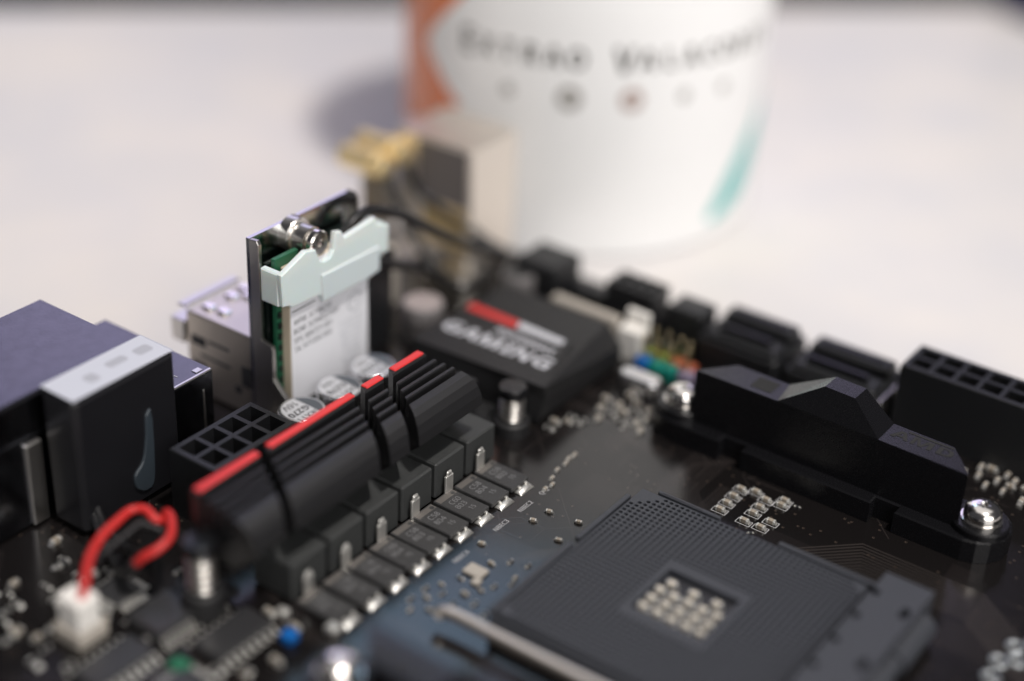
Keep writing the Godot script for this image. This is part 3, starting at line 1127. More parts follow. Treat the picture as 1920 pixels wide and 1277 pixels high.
func outline(t: Node3D, x: float, z: float, hx: float, hz: float) -> void:
	var s := Shape.new()
	var w := 0.11
	s.xf.origin = Vector3(x, 0.03, z)
	for e in [[-hx, -hz, hx, -hz + w], [-hx, hz - w, hx, hz], [-hx, -hz + w, -hx + w, hz - w], [hx - w, -hz + w, hx, hz - w]]:
		s.poly([Vector3(e[0], 0, e[1]), Vector3(e[2], 0, e[1]), Vector3(e[2], 0, e[3]), Vector3(e[0], 0, e[3])], Vector3.UP)
	obj(t, "printed_outline", [[s, M.silk]])


func chip(t: Node3D, x: float, z: float, w: float, d: float, h: float, pins: int, both := false, pw := 0.17) -> void:
	var n := Node3D.new()
	n.position = Vector3(x, 0, z) * MM
	put(t, "chip", n)
	var b := Shape.new()
	b.box(Vector3(-w / 2, 0.12, -d / 2), Vector3(w / 2, h, d / 2), 0.12)
	obj(n, "body", [[b, M.glossy_chip]])
	var s := Shape.new()
	for side in 4:
		if side % 2 == 1 and not both:
			continue
		var len := d if side % 2 == 0 else w
		var off := (w if side % 2 == 0 else d) / 2
		s.xf = Transform3D(Basis(Vector3.UP, side * PI / 2), Vector3.ZERO)
		for k in pins:
			var p := (k - (pins - 1) / 2.0) * (len - 0.8) / maxf(pins - 1, 1)
			s.box(Vector3(off - 0.05, h * 0.4, p - pw), Vector3(off + 0.55, h * 0.55, p + pw), 0.05)
			s.poly([Vector3(off + 0.5, h * 0.52, p - pw), Vector3(off + 0.5, h * 0.52, p + pw), Vector3(off + 0.75, 0.12, p + pw), Vector3(off + 0.75, 0.12, p - pw)], Vector3(1, 1, 0))
			s.box(Vector3(off + 0.65, 0.02, p - pw), Vector3(off + 1.35 + pw, 0.15, p + pw), 0.05)
	obj(n, "pins", [[s, M.tin]]).set_meta("kind", "stuff")


func build_small_parts(t: Node3D) -> void:
	# rows with printed frames between socket and cooler bracket
	for p in [[-4.2, -22.3], [-4.2, -24.6], [-4.3, -27.0], [-4.3, -29.5], [0.5, -24.8], [0.5, -27.0], [0.4, -29.4], [-2.0, -30.4], [3.3, -22.1], [3.9, -24.5], [3.0, -29.7], [0.4, -22.0], [2.9, -31.2]]:
		smd(t, p[0], p[1], 1.55, 0.0)
		outline(t, p[0], p[1], 1.3, 0.75)
	smd(t, 2.7, -20.0, 0.9, 0.6, "resistor")
	smd(t, 5.2, -31.2, 0.9, 0.2, "resistor")
	# between the transistors and the socket
	for p in [[-25.3, -4.3], [-20.0, -4.9], [-19.8, 1.0], [-25.9, -0.7], [-28.6, 9.3]]:
		smd(t, p[0], p[1], 1.1, 0.3)
	for p in [[-31.0, -14.8], [-30.3, -12.3], [-31.0, -17.3], [-31.3, -20.4], [-31.4, -18.8], [-29.4, -9.0], [-29.2, -10.8]]:
		smd(t, p[0], p[1], 1.0, PI / 2 + 0.1)
	for p in [[-26.9, 25.1], [-27.0, 21.1], [-23.4, 20.6], [-21.9, 18.6], [-19.8, 12.7], [-19.8, 9.3], [-19.0, 14.5], [-20.7, 21.6], [-23.1, 23.6], [-27.2, 28.5], [-20.9, 16.5], [-22.7, 10.1], [-24.3, 12.2], [-25.5, 23.0], [-29.0, 26.6], [-28.6, 23.2], [-24.8, 27.2], [-22.0, 26.0], [-26.0, 18.4], [-17.6, 18.6], [-17.9, 22.4]]:
		smd(t, p[0] + rng.randf_range(-0.3, 0.3), p[1] + rng.randf_range(-0.3, 0.3), rng.randf_range(0.8, 1.15), [0.0, PI / 2][rng.randi_range(0, 1)], ["mlcc", "resistor"][rng.randi_range(0, 1)])
	# bright brass pad
	var g := Shape.new()
	g.box(Vector3(-26.8, 0.01, 14.2), Vector3(-23.4, 0.6, 16.8), 0.2)
	g.box(Vector3(-24.2, 0.01, 16.7), Vector3(-22.8, 0.5, 18.2), 0.15)
	obj(t, "tantalum_block", [[g, M.cream]])
	# clusters near the chipset heatsink
	for p in [[-39.4, -24.4], [-39.7, -26.7], [-38.0, -28.2], [-36.0, -29.8], [-38.4, -30.1], [-33.6, -35.2], [-30.8, -34.2], [-34.1, -42.4], [-29.5, -33.1], [-28.2, -42.6], [-32.1, -48.0], [-30.8, -38.7], [-34.0, -38.3], [-29.0, -40.2], [-36.9, -38.8], [-33.2, -49.7], [-27.6, -37.6], [-28.4, -35.4], [-26.6, -33.6], [-32.0, -36.8], [-31.8, -41.0], [-36.0, -35.6], [-34.4, -32.4], [-27.0, -40.8], [-26.0, -45.0], [-29.4, -45.8], [-27.6, -48.0], [-24.8, -49.0]]:
		smd(t, p[0], p[1], rng.randf_range(1.2, 1.8), [0.0, PI / 2][rng.randi_range(0, 1)], ["mlcc", "mlcc", "resistor"][rng.randi_range(0, 2)])
	# behind the right end of the bracket
	for p in [[24.4, -61.7], [26.1, -62.1], [28.9, -62.3], [30.6, -61.0], [25.0, -59.1], [28.1, -59.6], [30.5, -59.2], [30.0, -57.2], [33.6, -56.2], [27.0, -57.0], [33.0, -60.0], [35.0, -58.4], [22.6, -58.0], [36.4, -54.0], [39.0, -57.0], [38.6, -52.0]]:
		smd(t, p[0], p[1], rng.randf_range(1.2, 1.7), [0.0, PI / 2][rng.randi_range(0, 1)])
	# foreground at the lower left
	for k in 130:
		var x := rng.randf_range(-80, -31)
		var z := rng.randf_range(42, 72)
		if x < -60 and z < 50 or absf(x + 42.6) < 5.2 and absf(z - 49.4) < 6 or absf(x + 52.6) < 5 and absf(z - 53) < 4.8 or absf(x + 51) < 5 and absf(z - 64) < 6 or absf(x + 62.6) < 4.4 and absf(z - 52.6) < 4.4 or absf(x + 40.6) < 4.4 and absf(z - 60.6) < 4.4 or absf(x + 59.7) < 3.8 and absf(z - 62) < 3.8 or x > -34 and z > 42 or x > -50 and x < -40 and z < 42:
			continue
		smd(t, x, z, rng.randf_range(1.0, 1.9), [0.0, PI / 2][rng.randi_range(0, 1)], ["mlcc", "resistor", "resistor"][rng.randi_range(0, 2)])
	for k in 24:
		smd(t, rng.randf_range(-79, -72), rng.randf_range(-24, 14), rng.randf_range(0.9, 1.4), [0.0, PI / 2][rng.randi_range(0, 1)])
	chip(t, -42.6, 49.4, 5.6, 10.6, 1.5, 8, false, 0.27)
	chip(t, -52.6, 53.0, 6.6, 8.0, 2.4, 9)
	chip(t, -51.0, 64.0, 5.4, 10.4, 1.5, 8, false, 0.27)
	chip(t, -62.6, 52.6, 5.0, 5.0, 1.2, 8, true)
	chip(t, -40.6, 60.6, 5.0, 5.0, 1.0, 8, true)
	chip(t, -72.0, -50.0, 7.0, 7.0, 1.2, 12, true)
	var b := Shape.new()
	b.box(Vector3(-37.2, 0.05, 43.6), Vector3(-35.0, 1.7, 45.8), 0.3)
	obj(t, "blue_lamp", [[b, M.blue_plastic]], "tiny bright blue block beside the chokes")
	b = Shape.new()
	b.box(Vector3(-45.4, 0.05, 57.2), Vector3(-42.4, 1.2, 59.6), 0.3)
	obj(t, "green_block", [[b, M.green_plastic]])
	b = Shape.new()
	b.box(Vector3(-33.5, 0.01, 38.6), Vector3(-31.4, 1.5, 40.6), 0.3)
	b.box(Vector3(-41.6, 0.01, 40.4), Vector3(-39.6, 1.4, 42.0), 0.3)
	obj(t, "solder_block", [[b, M.tin]])
	# more cans and boxes in the blurred far part
	can(t, Vector3(-76.2, 0, -35.4), 4.0, 7.6, false, "dull_lid", "dull_side")
	can(t, Vector3(-70.4, 0, -58.0), 3.4, 7.0, false, "chip_epoxy", "dull_side")
	b = Shape.new()
	b.box(Vector3(-72.0, 0, -68.0), Vector3(-62.2, 9.6, -58.6), 0.5)
	obj(t, "black_header", [[b, M.header_plastic]])
	b = Shape.new()
	b.box(Vector3(-86.0, 0, -58.0), Vector3(-77.0, 5.5, -49.0), 0.5)
	obj(t, "shield_can", [[b, M.steel]])
	b = Shape.new()
	b.box(Vector3(-101.0, 0, -43.0), Vector3(-88.0, 12.5, -31.0), 0.5)
	obj(t, "audio_block", [[b, M.cream]])
	# printed words beside the transistors
	for k in [["NBEC2", -29.2, -3.2], ["NBEC3", -29.2, 3.4], ["Q12", -29.3, -8.6], ["NBEC4", -29.2, 13.8]]:
		text(t, "printed_word", k[0], Vector3(k[1], 0.03, k[2]), Vector3(0, 0, -1), Vector3(-1, 0, 0), 0.85, M.silk, false, 0.01)
	# the white plug housing and its base on the board
	b = Shape.new()
	b.box(Vector3(-62.6, 0, 59.4), Vector3(-56.8, 2.6, 64.8), 0.3)
	obj(t, "wire_header", [[b, M.cream]])


# ---------------------------------------------------------------- heatsinks
func fin_block(s: Shape, z0: float, z1: float, k0: float, k1: float) -> void:
	# profile in (x, y); the ends lean by k0 and k1 (dz per mm of x from the stripe)
	var pr := [Vector2(-55.0, 8.2), Vector2(-55.0, 17.4), Vector2(-54.7, 17.7), Vector2(-53.2, 17.7), Vector2(-52.9, 17.4), Vector2(-52.9, 12.4)]
	for fx in [-51.1, -49.2, -47.3]:
		pr.append_array([Vector2(fx - 0.42, 12.4), Vector2(fx - 0.42, 17.2), Vector2(fx - 0.27, 17.4), Vector2(fx + 0.27, 17.4), Vector2(fx + 0.42, 17.2), Vector2(fx + 0.42, 12.4 if fx < -48 else 14.6)])
	pr.append_array([Vector2(-46.0, 14.6), Vector2(-46.0, 17.0), Vector2(-45.7, 17.3), Vector2(-44.4, 17.15), Vector2(-43.2, 16.7), Vector2(-42.2, 15.8), Vector2(-41.5, 14.5), Vector2(-41.1, 12.9), Vector2(-41.6, 12.4), Vector2(-43.6, 10.4), Vector2(-46.0, 8.2)])
	var n := pr.size()
	var at := func(p: Vector2, z: float, k: float) -> Vector3:
		return Vector3(p.x, p.y, z + k * (p.x + 54.0))
	for i in n:
		var a: Vector2 = pr[i]
		var b: Vector2 = pr[(i + 1) % n]
		var e := b - a
		var o := Vector3(-e.y, e.x, 0)
		s.poly([at.call(a, z0, k0), at.call(b, z0, k0), at.call(b, z1, k1), at.call(a, z1, k1)], o)
	var tr := Geometry2D.triangulate_polygon(PackedVector2Array(pr))
	for i in range(0, tr.size(), 3):
		s.tri(at.call(pr[tr[i]], z0, k0), at.call(pr[tr[i + 1]], z0, k0), at.call(pr[tr[i + 2]], z0, k0), Vector3(0, 0, -1))
		s.tri(at.call(pr[tr[i]], z1, k1), at.call(pr[tr[i + 1]], z1, k1), at.call(pr[tr[i + 2]], z1, k1), Vector3(0, 0, 1))


func build_power_heatsink() -> void:
	var t := thing("power_heatsink", "black finned heatsink with red stripe lying over the row of chokes", "heatsink")
	var cuts := [[-7.0, 0.9, 0.0, 0.66], [3.2, 7.8, 0.66, 0.66], [10.2, 29.7, 0.66, 0.62], [31.5, 44.4, 0.62, 0.1]]
	for c in cuts:
		var s := Shape.new()
		fin_block(s, c[0], c[1], c[2], c[3])
		obj(t, "fin_section", [[s, M.anodised_black]])
		var r := Shape.new()
		r.box(Vector3(-54.7, 17.5, c[0] + 0.2), Vector3(-53.3, 17.95, c[1] - 0.3), 0.15)
		obj(t, "red_stripe", [[r, M.red_paint]])
	var b := Shape.new()
	b.box(Vector3(-54.6, 7.4, -6.8), Vector3(-46.5, 10.0, 44.0), 0.3)
	obj(t, "base_plate", [[b, M.anodised_black]])
	# sprung fixing pins at both ends
	for z in [-20.0, 47.6]:
		var n := Node3D.new()
		var lift := 1.3 if z < 0 else 5.2
		n.position = Vector3(-44.3 if z < 0 else -50.2, 0, z) * MM
		put(t, "fixing_pin", n)
		var c := Shape.new()
		c.lathe([Vector2(0, 0.05), Vector2(3.3, 0.05), Vector2(3.3, 1.6 + lift * 0.5), Vector2(3.0, 1.9 + lift * 0.5), Vector2(0, 1.9 + lift * 0.5)], 28)
		if z < 0:
			c.box(Vector3(-10.2, 0.6, -2.4), Vector3(-1.0, 1.8, 2.4), 0.2)
			c.box(Vector3(-10.2, 0.6, 2.2), Vector3(-5.8, 9.0, 13.4), 0.2)
		else:
			c.box(Vector3(-3.6, 1.0, -5.0), Vector3(2.4, 2.6, 0.4), 0.2)
		obj(n, "foot", [[c, M.painted_black_metal]])
		c = Shape.new()
		c.lathe([Vector2(1.75, 1.8), Vector2(1.75, 6.0 + lift)], 22)
		obj(n, "shank", [[c, M.chrome]])
		c = Shape.new()
		var pts := PackedVector3Array()
		for k in 61:
			var a := TAU * k / 12.0
			pts.append(Vector3(cos(a) * 2.05, 2.1 + lift * 0.5 + (3.6 + lift * 0.5) * k / 60.0, sin(a) * 2.05))
		c.tube(pts, 0.24, 6)
		obj(n, "spring", [[c, M.steel]])
		c = Shape.new()
		c.xf.origin.y = lift
		c.lathe([Vector2(0, 5.9), Vector2(2.4, 5.9), Vector2(2.5, 6.1), Vector2(2.5, 7.4), Vector2(2.3, 7.65), Vector2(0, 7.7)], 28)
		obj(n, "cap", [[c, M.matte_black_plastic]])


func build_chipset_heatsink() -> void:
	var t := thing("chipset_heatsink", "flat black heatsink with red bar and silver lettering beyond the striped heatsink", "heatsink")
	var s := Shape.new()
	# sloping block: foot outline wider at the right
	var top := [Vector3(-68.5, 8, -22.8), Vector3(-40.6, 8, -24.2), Vector3(-45.9, 8, -40.3), Vector3(-68.5, 8, -40.8)]
	var bot := [Vector3(-69, 0.9, -22.4), Vector3(-41.4, 0.9, -24.0), Vector3(-41.2, 0.9, -50.0), Vector3(-69, 0.9, -51)]
	var bk := [Vector3(-68.5, 7.5, -41.0), Vector3(-45.9, 7.5, -40.5), Vector3(-44.8, 7.9, -50.4), Vector3(-68.5, 7.9, -50.8)]
	var r0 := Vector3(-40.7, 5.6, -24.6)
	var r1 := Vector3(-40.9, 5.0, -49.4)
	s.poly(top, Vector3.UP)
	s.poly([top[0], top[1], r0, bot[1], bot[0]], Vector3(0, 0, 1))
	s.poly([top[1], top[2], bk[1], bk[2], r1, r0], Vector3(1, 1, 0))
	s.poly([r0, r1, bot[2], bot[1]], Vector3(1, 0, 0))
	s.poly([top[3], top[2], bk[1], bk[0]], Vector3(0, 0, -1))
	s.poly([bk[0], bk[1], bk[2], bk[3]], Vector3.UP)
	s.poly([bk[3], bk[2], r1, bot[2], bot[3]], Vector3(0, 0, -1))
	s.poly([top[0], top[3], bk[0], bk[3], bot[3], bot[0]], Vector3(-1, 0, 0))
	s.poly(bot, Vector3.DOWN)
	obj(t, "body", [[s, M.painted_black_metal]])
	s = Shape.new()
	s.box(Vector3(-68, 0.0, -50), Vector3(-42, 1.0, -24.4), 0.1)
	obj(t, "foot", [[s, M.anodised_black]])
	s = Shape.new()
	s.prism(PackedVector2Array([Vector2(-68.3, -40.2), Vector2(-57.4, -40.1), Vector2(-56.6, -37.8), Vector2(-67.9, -38.0)]), 8.0, 8.05, 0.0)
	obj(t, "red_bar", [[s, M.bar_red]])
	s = Shape.new()
	s.prism(PackedVector2Array([Vector2(-57.2, -40.1), Vector2(-47.0, -39.8), Vector2(-46.7, -38.1), Vector2(-56.4, -37.9)]), 8.0, 8.05, 0.0)
	obj(t, "silver_bar", [[s, M.print_silver]])
	text(t, "lettering", "PERFORMANCE", Vector3(-52.5, 8.04, -35.0), Vector3(1, 0, 0), Vector3(0, 0, -1), 1.8, M.print_silver, true, 0.05, 0.72)
	text(t, "lettering", "GAMING", Vector3(-55.6, 8.04, -30.8), Vector3(1, 0, 0), Vector3(0, 0, -1), 3.7, M.print_silver, true, 0.05, 1.13)


# ---------------------------------------------------------------- cooler brackets
func build_brackets() -> void:
	var t := thing("cooler_bracket", "black cooler bracket with raised hump and two bright screws behind the socket", "bracket", Vector3.ZERO, "cooler brackets on both sides of the socket")
	var o := Vector3(5.0, 0, -40.0)
	t.position = o * MM
	var base := PackedVector2Array()
	for p in [[-26.4, -37.2], [-25.4, -35.9], [-23.6, -35.0], [-21.0, -34.6], [-11.9, -34.6], [-11.9, -36.7], [-7.6, -36.7], [-7.6, -34.6], [15.9, -34.6], [15.9, -36.7], [20.0, -36.7], [20.0, -34.6], [31.5, -34.6], [33.6, -35.2], [35.4, -36.6], [36.8, -38.8], [37.0, -41.5], [36.0, -44.2], [33.8, -45.8], [31.0, -46.2], [24.0, -44.6], [-15.0, -44.6], [-20.0, -46.2], [-23.5, -46.0], [-26.0, -44.4], [-27.3, -41.8], [-27.2, -39.2]]:
		base.append(Vector2(p[0] - o.x, p[1] - o.z))
	var s := Shape.new()
	s.prism(base, 0.05, 4.0, 0.25)
	# round seats of the screws
	for x in [-27.2, 27.2]:
		s.xf.origin = Vector3(x, 0, 0)
		s.lathe([Vector2(4.6, 3.95), Vector2(4.6, 5.0), Vector2(4.3, 5.3), Vector2(0, 5.3)], 30)
	obj(t, "base", [[s, M.matte_black_plastic]])
	# the ridge with its folded hump, as one block
	s = Shape.new()
	s.xf.origin = -o
	var lo := 3.9
	var hi := 14.0
	var f := [Vector3(-18.9, hi, -37.2), Vector3(-3.6, hi, -37.2), Vector3(14.4, hi, -37.2), Vector3(29.6, hi, -37.0)]
	var b := [Vector3(-14.2, hi, -43.2), Vector3(-4.4, hi, -43.2), Vector3(14.4, hi, -43.2), Vector3(24.8, hi, -43.0)]
	var ht := [Vector3(3.4, 18.6, -39.2), Vector3(8.8, 18.6, -39.0), Vector3(8.9, 18.6, -43.0), Vector3(3.5, 18.6, -43.2)]
	var re := Vector3(29.2, hi, -37.7)
	var up := Vector3.UP
	s.poly([f[0], f[1], b[1], b[0]], up)
	s.poly([f[2], f[3], re, b[3], b[2]], up)
	s.poly([f[1], f[2], ht[1], ht[0]], Vector3(0, 0.5, 1))
	s.poly([f[1], ht[0], ht[3], b[1]], Vector3(-1, 1, 0))
	s.poly([f[2], b[2], ht[2], ht[1]], Vector3(1, 1, 0))
	s.poly(ht, up)
	s.poly([b[1], b[2], ht[2], ht[3]], Vector3(0, 0, -1))
	var d := func(p: Vector3) -> Vector3:
		return Vector3(p.x, lo, p.z)
	var fr := [f[0], f[1], f[2], f[3]]
	for i in 3:
		s.poly([fr[i], fr[i + 1], d.call(fr[i + 1]), d.call(fr[i])], Vector3(0, 0, 1))
	s.poly([f[3], re, d.call(re), d.call(f[3])], Vector3(1, 0, 0))
	s.poly([re, b[3], d.call(b[3]), d.call(re)], Vector3(1, 0, -0.5))
	for i in 3:
		s.poly([b[i], b[i + 1], d.call(b[i + 1]), d.call(b[i])], Vector3(0, 0, -1))
	s.poly([f[0], b[0], d.call(b[0]), d.call(f[0])], Vector3(-1, 0, -0.5))
	obj(t, "ridge", [[s, M.matte_black_plastic]])
	# raised letters and mark
	var im := mat("moulded_mark", Color(0.012, 0.012, 0.012), 0.8)
	text(t, "lettering", "AMD", Vector3(20.6, hi, -40.6) - o, Vector3(1, 0, 0.02), Vector3(0, 0, -1), 2.3, im, true, 0.1, 1.5)
	s = Shape.new()
	s.xf.origin = -o
	s.box(Vector3(17.4, hi - 0.02, -42.6), Vector3(25.0, hi + 0.06, -42.15), 0.02)
	obj(t, "moulded_mark", [[s, im]])
	s = Shape.new()
	s.xf.origin = -o
	s.box(Vector3(-9.4, hi - 0.02, -42.2), Vector3(-5.6, hi + 0.06, -38.6), 0.02)
	obj(t, "moulded_mark", [[s, im]])
	for x in [-27.2, 27.2]:
		var n := Node3D.new()
		n.position = Vector3(x, 5.3, 0) * MM
		put(t, "screw", n)
		s = Shape.new()
		s.lathe([Vector2(3.3, 0), Vector2(3.3, 0.35), Vector2(2.7, 0.4)], 30)
		s.lathe([Vector2(3.0, 0.35), Vector2(3.0, 1.3), Vector2(2.85, 1.8), Vector2(2.5, 2.25), Vector2(2.0, 2.55), Vector2(1.3, 2.75), Vector2(0.62, 2.82)], 36, true)
		s.lathe([Vector2(0.62, 2.82), Vector2(0.3, 1.9), Vector2(0, 1.8)], 8)
		obj(n, "head", [[s, M.chrome]])
	# the second bracket, on the near side of the socket and turned round
	var c: Node3D = t.duplicate()
	c.name = numbered(self, "cooler_bracket")
	add_child(c, true)
	c.position = Vector3(5.0, 0, 50.0) * MM
	c.rotation.y = PI
	c.set_meta("label", "nearest black cooler bracket, blurred, with screw glinting below the steel lever")


# ---------------------------------------------------------------- wireless card on its upright bracket
func build_wireless_card() -> void:
	var t := thing("wireless_card", "upright wireless card with white label and milky clip on steel bracket", "wireless card")
	# steel plate: back, folded left flange
	var s := Shape.new()
	s.xf = Transform3D(Basis(Vector3(0, 0, -1), Vector3(-1, 0, 0), Vector3(0, 1, 0)), Vector3(-79.3, 0, 0))   # outline (x, z) -> (-z, y) in the scene, drawn towards -x
	var pl := PackedVector2Array([Vector2(-6.2, 0.4), Vector2(-6.2, 35.2)])
	for k in 7:
		var a := PI / 2 * k / 6.0
		pl.append(Vector2(18.0 + 2.6 * sin(a), 32.6 + 2.6 * cos(a)))
	pl.append_array([Vector2(20.6, 0.4)])
	s.prism(pl, 0.0, 0.8, 0.1)
	var plate := obj(t, "bracket", [[s, mat("polished_steel", Color(0.55, 0.56, 0.56), 0.14, 1.0)]])
	s = Shape.new()
	s.xf = Transform3D(Basis(Vector3(1, 0, 0), Vector3(0, 0, 1), Vector3(0, 1, 0)), Vector3(0, 0, 5.6))
	s.prism(PackedVector2Array([Vector2(-79.35, 0.4), Vector2(-79.35, 35.1), Vector2(-77.6, 35.3), Vector2(-77.2, 34.6), Vector2(-77.2, 17.0), Vector2(-75.0, 16.6), Vector2(-74.8, 16.0), Vector2(-74.8, 10.4), Vector2(-71.6, 7.2), Vector2(-71.6, 0.4)]), 0.0, 0.7, 0.12)
	obj(plate, "flange", [[s, M.steel]])
	# carrier board behind
	s = Shape.new()
	s.box(Vector3(-78.2, 1.0, -18.0), Vector3(-77.4, 30.5, 4.4), 0.1)
	obj(t, "carrier", [[s, M.card_dark]])
	# the card itself
	s = Shape.new()
	s.box(Vector3(-75.9, 3.0, -17.6), Vector3(-75.0, 29.6, 4.9), 0.08)
	s.box(Vector3(-75.9, 29.5, -0.6), Vector3(-75.0, 32.2, 4.9), 0.08)
	var card := obj(t, "card_board", [[s, M.card_green]])
	for k in 9:
		var c := Shape.new()
		c.box(Vector3(-75.05, 5.0 + k * 2.05, 4.05), Vector3(-74.55, 6.1 + k * 2.05, 4.75), 0.08)
		obj(card, "chip_part", [[c, M.card_dark]])
	s = Shape.new()
	s.box(Vector3(-75.05, 4.4, -15.9), Vector3(-73.1, 30.5, 3.7), 0.15)
	obj(t, "shield_can", [[s, M.bone]])
	s = Shape.new()
	s.box(Vector3(-73.12, 4.6, -15.8), Vector3(-73.0, 30.3, 3.65), 0.03)
	var lb := obj(t, "label", [[s, M.label_paper]], "white printed label on the card")
	var R := Vector3(0, 0, -1)
	var U := Vector3(0, 1, 0)
	var y := 20.4
	for w in ["WFM: 3CF86250", "BOM: 3CF86201891", "SPS: 806721-001", "TA: H71350-006"]:
		var o := text(lb, "lettering", w, Vector3(-72.99, y, 2.6), R, U, 1.0, M.label_ink, false, 0.02, 0.92)
		var wid := o.mesh.get_aabb().size.x * o.transform.basis.x.length() * 1000.0
		o.position.z = (2.9 - wid / 2) * MM
		y -= 1.75
	# rule under the clip, small print and a ring mark at the right
	s = Shape.new()
	s.box(Vector3(-73.01, 22.5, -2.4), Vector3(-72.98, 22.7, 3.4), 0.005)
	obj(lb, "rule", [[s, M.label_ink]])
	s = Shape.new()
	s.xf = Transform3D(Basis(Vector3(0, 0, 1), -PI / 2), Vector3(-73.0, 18.4, -12.4))
	s.lathe([Vector2(1.9, -0.01), Vector2(1.9, 0.02), Vector2(1.6, 0.02), Vector2(1.6, -0.01)], 28)
	obj(lb, "ring_mark", [[s, M.label_grey]])
	text(lb, "lettering", "CE", Vector3(-72.99, 18.4, -12.4), R, U, 1.1, M.label_grey, false, 0.02)
	for k in 9:
		text(lb, "lettering", ["FCC ID: PD93165NG", "IC: 1000M-3165NG", "MODEL: 3165NGW", "CMIIT ID: 2014AJ", "ANATEL 2198-14", "R 003-140304", "T D140198003", "NCC 14LP1480T1", "KCC-CRM-INT"][k], Vector3(-72.99, 15.4 - k * 1.05, -11.4), R, U, 0.62, M.label_grey, false, 0.015, 0.8)
	# milky clip over the top of the card
	s = Shape.new()
	s.xf = Transform3D(Basis(Vector3(0, 0, -1), Vector3(1, 0, 0), Vector3(0, 1, 0)), Vector3(-72.9, 0, 0))
	var cp := PackedVector2Array()
	for p in [[6.7, 31.0], [0.8, 33.2], [-1.6, 32.6], [-2.6, 30.2], [-3.6, 29.7], [-5.0, 29.9], [-5.9, 31.0], [-6.4, 34.0], [-8.0, 33.6], [-8.7, 32.2], [-16.6, 33.0], [-17.0, 31.6], [-20.2, 30.4], [-20.1, 25.2], [-17.9, 25.8], [-17.9, 22.5], [-14.7, 22.0], [-3.2, 22.2], [-2.6, 23.9], [4.4, 24.3], [5.0, 24.9], [6.4, 25.2]]:
		cp.append(Vector2(-p[0], p[1]))
	s.prism(cp, 0.0, 0.95, 0.18)
	s.prism(PackedVector2Array([Vector2(3.0, 22.6), Vector2(14.4, 22.4), Vector2(17.4, 22.9), Vector2(17.4, 27.4), Vector2(2.6, 27.6)]), 0.9, 1.3, 0.2)
	var clip := obj(t, "clip", [[s, M.milky_nylon]], "milky white plastic clip")
	s = Shape.new()
	s.box(Vector3(-76.8, 24.9, 5.3), Vector3(-72.85, 31.0, 6.6), 0.25)
	obj(clip, "side", [[s, M.milky_nylon]])
	s = Shape.new()
	s.box(Vector3(-76.8, 24.4, -20.3), Vector3(-72.85, 30.6, -18.9), 0.25)
	obj(clip, "side", [[s, M.milky_nylon]])
	# standoff and screw through the notch
	s = Shape.new()
	s.xf = Transform3D(Basis(Vector3(0, 0, 1), -PI / 2), Vector3(-79.3, 33.0, -3.2))
	s.lathe([Vector2(3.0, 0), Vector2(3.0, 2.0), Vector2(2.8, 2.3), Vector2(2.3, 2.4), Vector2(2.3, 5.0), Vector2(0, 5.0)], 30)
	obj(t, "standoff", [[s, M.steel]])
	s = Shape.new()
	s.xf = Transform3D(Basis(Vector3(0, 0, 1), -PI / 2), Vector3(-74.4, 33.0, -3.2))
	s.lathe([Vector2(1.5, 0), Vector2(1.5, 0.5), Vector2(2.0, 0.6), Vector2(2.2, 0.8), Vector2(2.2, 1.7), Vector2(1.95, 2.0), Vector2(0.8, 2.05)], 30)
	s.lathe([Vector2(0.8, 1.9), Vector2(0.45, 1.0), Vector2(0, 0.9)], 6)
	obj(t, "screw", [[s, M.chrome]])
	# slot it stands in
	s = Shape.new()
	s.box(Vector3(-77.6, 0.05, -19.0), Vector3(-71.6, 4.3, 5.0), 0.3)
	obj(t, "slot", [[s, M.header_plastic]])


func build_cables() -> void:
	var t := thing("aerial_cable", "thin black aerial cable arching from the wireless card to the gold sockets", "cable")
	var s := Shape.new()
	s.tube(smooth_path([Vector3(-76.2, 26, -11.0), Vector3(-76.2, 30.0, -13.8), Vector3(-76.0, 31.4, -15.5), Vector3(-76.0, 32.1, -18.7), Vector3(-76, 31.2, -22.3), Vector3(-76, 27.3, -29.6), Vector3(-76, 19.5, -40.7), Vector3(-76, 12.4, -52.6), Vector3(-76.2, 8.2, -60.2), Vector3(-78.4, 6.9, -63.2), Vector3(-81.4, 8.0, -62.4), Vector3(-86, 11.2, -60.6), Vector3(-95, 14.3, -59.9), Vector3(-97.6, 17.5, -58.6), Vector3(-98.6, 21.0, -57.9)]), 0.95, 12)
	obj(t, "jacket", [[s, M.cable_black]])
	t = thing("aerial_cable", "lower black aerial cable sagging behind the white label towards the board", "cable")
	s = Shape.new()
	s.tube(smooth_path([Vector3(-76.4, 24, -16.5), Vector3(-77.4, 21.6, -20.4), Vector3(-78, 19.8, -24.0), Vector3(-78, 16.7, -30.0), Vector3(-78, 12.4, -38.6), Vector3(-78, 6.5, -46.0), Vector3(-80, 4.4, -49.0), Vector3(-86, 6.4, -50.4), Vector3(-95, 15, -51.6), Vector3(-98.6, 20.5, -52.6)]), 0.95, 12)
	obj(t, "jacket", [[s, M.cable_black]])


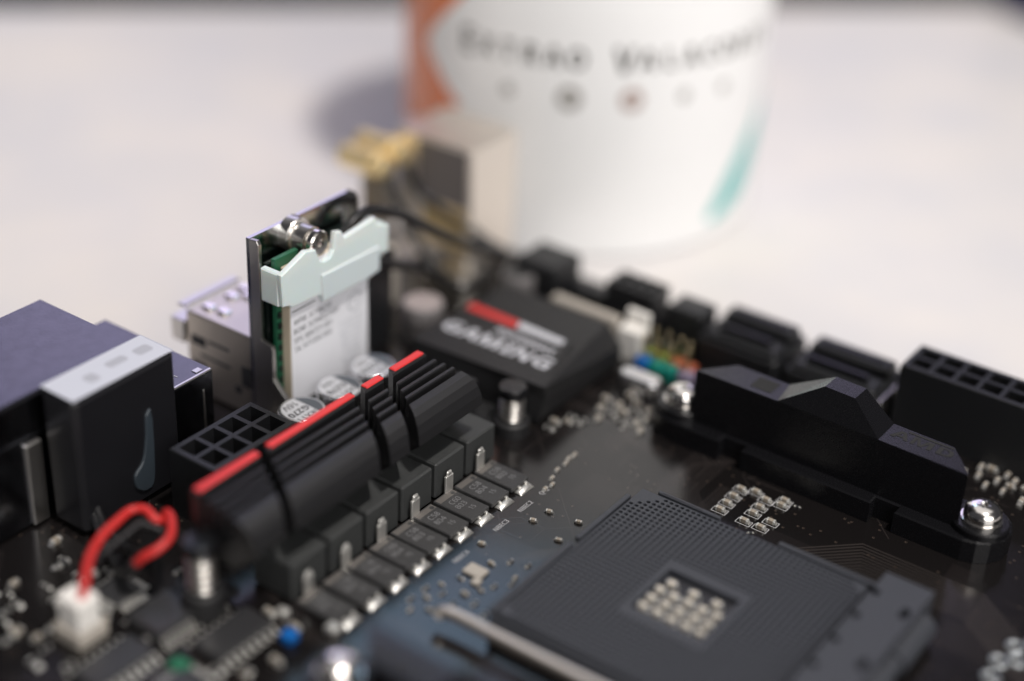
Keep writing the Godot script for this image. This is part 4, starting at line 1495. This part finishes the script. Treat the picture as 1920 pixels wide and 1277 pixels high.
func build_battery() -> void:
	var t := thing("wrapped_battery", "battery wrapped in black film with white sticker and red wire plugged beside it", "battery pack")
	var s := Shape.new()
	s.xf = Transform3D()
	s.box(Vector3(-83.6, 0.6, 26.4), Vector3(-76.0, 24.6, 46.6), 0.8)
	obj(t, "wrap", [[s, M.film_black]])
	s = Shape.new()
	s.box(Vector3(-83.5, 24.55, 26.6), Vector3(-76.3, 24.72, 46.5), 0.05)
	var st := obj(t, "white_sticker", [[s, M.sticker_white]])
	for k in [[-79.8, 29.6, 1.1, 1.5], [-80.2, 34.6, 0.9, 1.9], [-79.4, 40.2, 1.2, 1.1]]:
		s = Shape.new()
		s.prism(rounded(k[0] - k[2], k[1] - k[3], k[0] + k[2], k[1] + k[3], 0.6), 24.7, 24.74, 0.0)
		obj(st, "faded_print", [[s, mat("faded_print", Color(0.36, 0.37, 0.41), 0.5)]])
	# paler raised shape on the front: sheen of the creased wrap, put into colour
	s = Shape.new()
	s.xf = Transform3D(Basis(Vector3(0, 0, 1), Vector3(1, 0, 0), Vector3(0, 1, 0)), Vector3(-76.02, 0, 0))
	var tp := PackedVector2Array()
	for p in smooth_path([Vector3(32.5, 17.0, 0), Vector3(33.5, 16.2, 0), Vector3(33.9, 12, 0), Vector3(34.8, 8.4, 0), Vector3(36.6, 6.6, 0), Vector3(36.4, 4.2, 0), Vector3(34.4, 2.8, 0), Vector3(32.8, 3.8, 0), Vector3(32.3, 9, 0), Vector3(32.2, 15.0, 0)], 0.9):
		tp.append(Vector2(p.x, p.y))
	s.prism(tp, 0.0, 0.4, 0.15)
	obj(t, "wrap_sheen", [[s, mat("sheen_grey", Color(0.030, 0.040, 0.050), 0.42)]])
	s = Shape.new()
	s.tube(smooth_path([Vector3(-59.0, 5.6, 62.6), Vector3(-58.6, 9.0, 61.6), Vector3(-61.6, 10.0, 58.0), Vector3(-63.6, 10.6, 54.0), Vector3(-64.4, 11.0, 50.0), Vector3(-64.8, 11.0, 47.1), Vector3(-63.2, 11.2, 45.8), Vector3(-61.0, 10.6, 46.0), Vector3(-60.6, 9.8, 44.6), Vector3(-61.0, 10.6, 43.8), Vector3(-58.9, 10.9, 44.8), Vector3(-56.2, 10.6, 47.6), Vector3(-56.0, 10.0, 50.2), Vector3(-57.2, 9.0, 51.8), Vector3(-59.0, 6.8, 52.4)]), 0.66, 12)
	obj(t, "red_wire", [[s, M.wire_red]], "red wire in an open loop")
	s = Shape.new()
	s.tube(smooth_path([Vector3(-60.6, 5.6, 61.0), Vector3(-61.0, 8.4, 59.6), Vector3(-62.2, 8.8, 55.6), Vector3(-62.4, 9.4, 51.0), Vector3(-62.4, 9.8, 47.4), Vector3(-60.4, 8.6, 45.8), Vector3(-58.2, 8.0, 47.6), Vector3(-59.6, 7.0, 50.0), Vector3(-66.0, 3.4, 47.0), Vector3(-73.0, 3.4, 45.4), Vector3(-76.4, 4.4, 44.0)]), 0.66, 12)
	obj(t, "black_wire", [[s, M.cable_black]])
	s = Shape.new()
	s.tube(smooth_path([Vector3(-58.4, 7.6, 52.3), Vector3(-60.4, 5.0, 52.4), Vector3(-63.4, 2.6, 51.0), Vector3(-68.0, 2.0, 48.4), Vector3(-73.0, 2.2, 46.0), Vector3(-76.4, 3.4, 44.6)]), 1.0, 12)
	obj(t, "sleeve", [[s, M.cable_black]])
	s = Shape.new()
	s.box(Vector3(-61.9, 2.5, 60.2), Vector3(-57.2, 7.6, 64.2), 0.35)
	obj(t, "plug", [[s, M.plug_white]], "white plug on the end of the red wire")
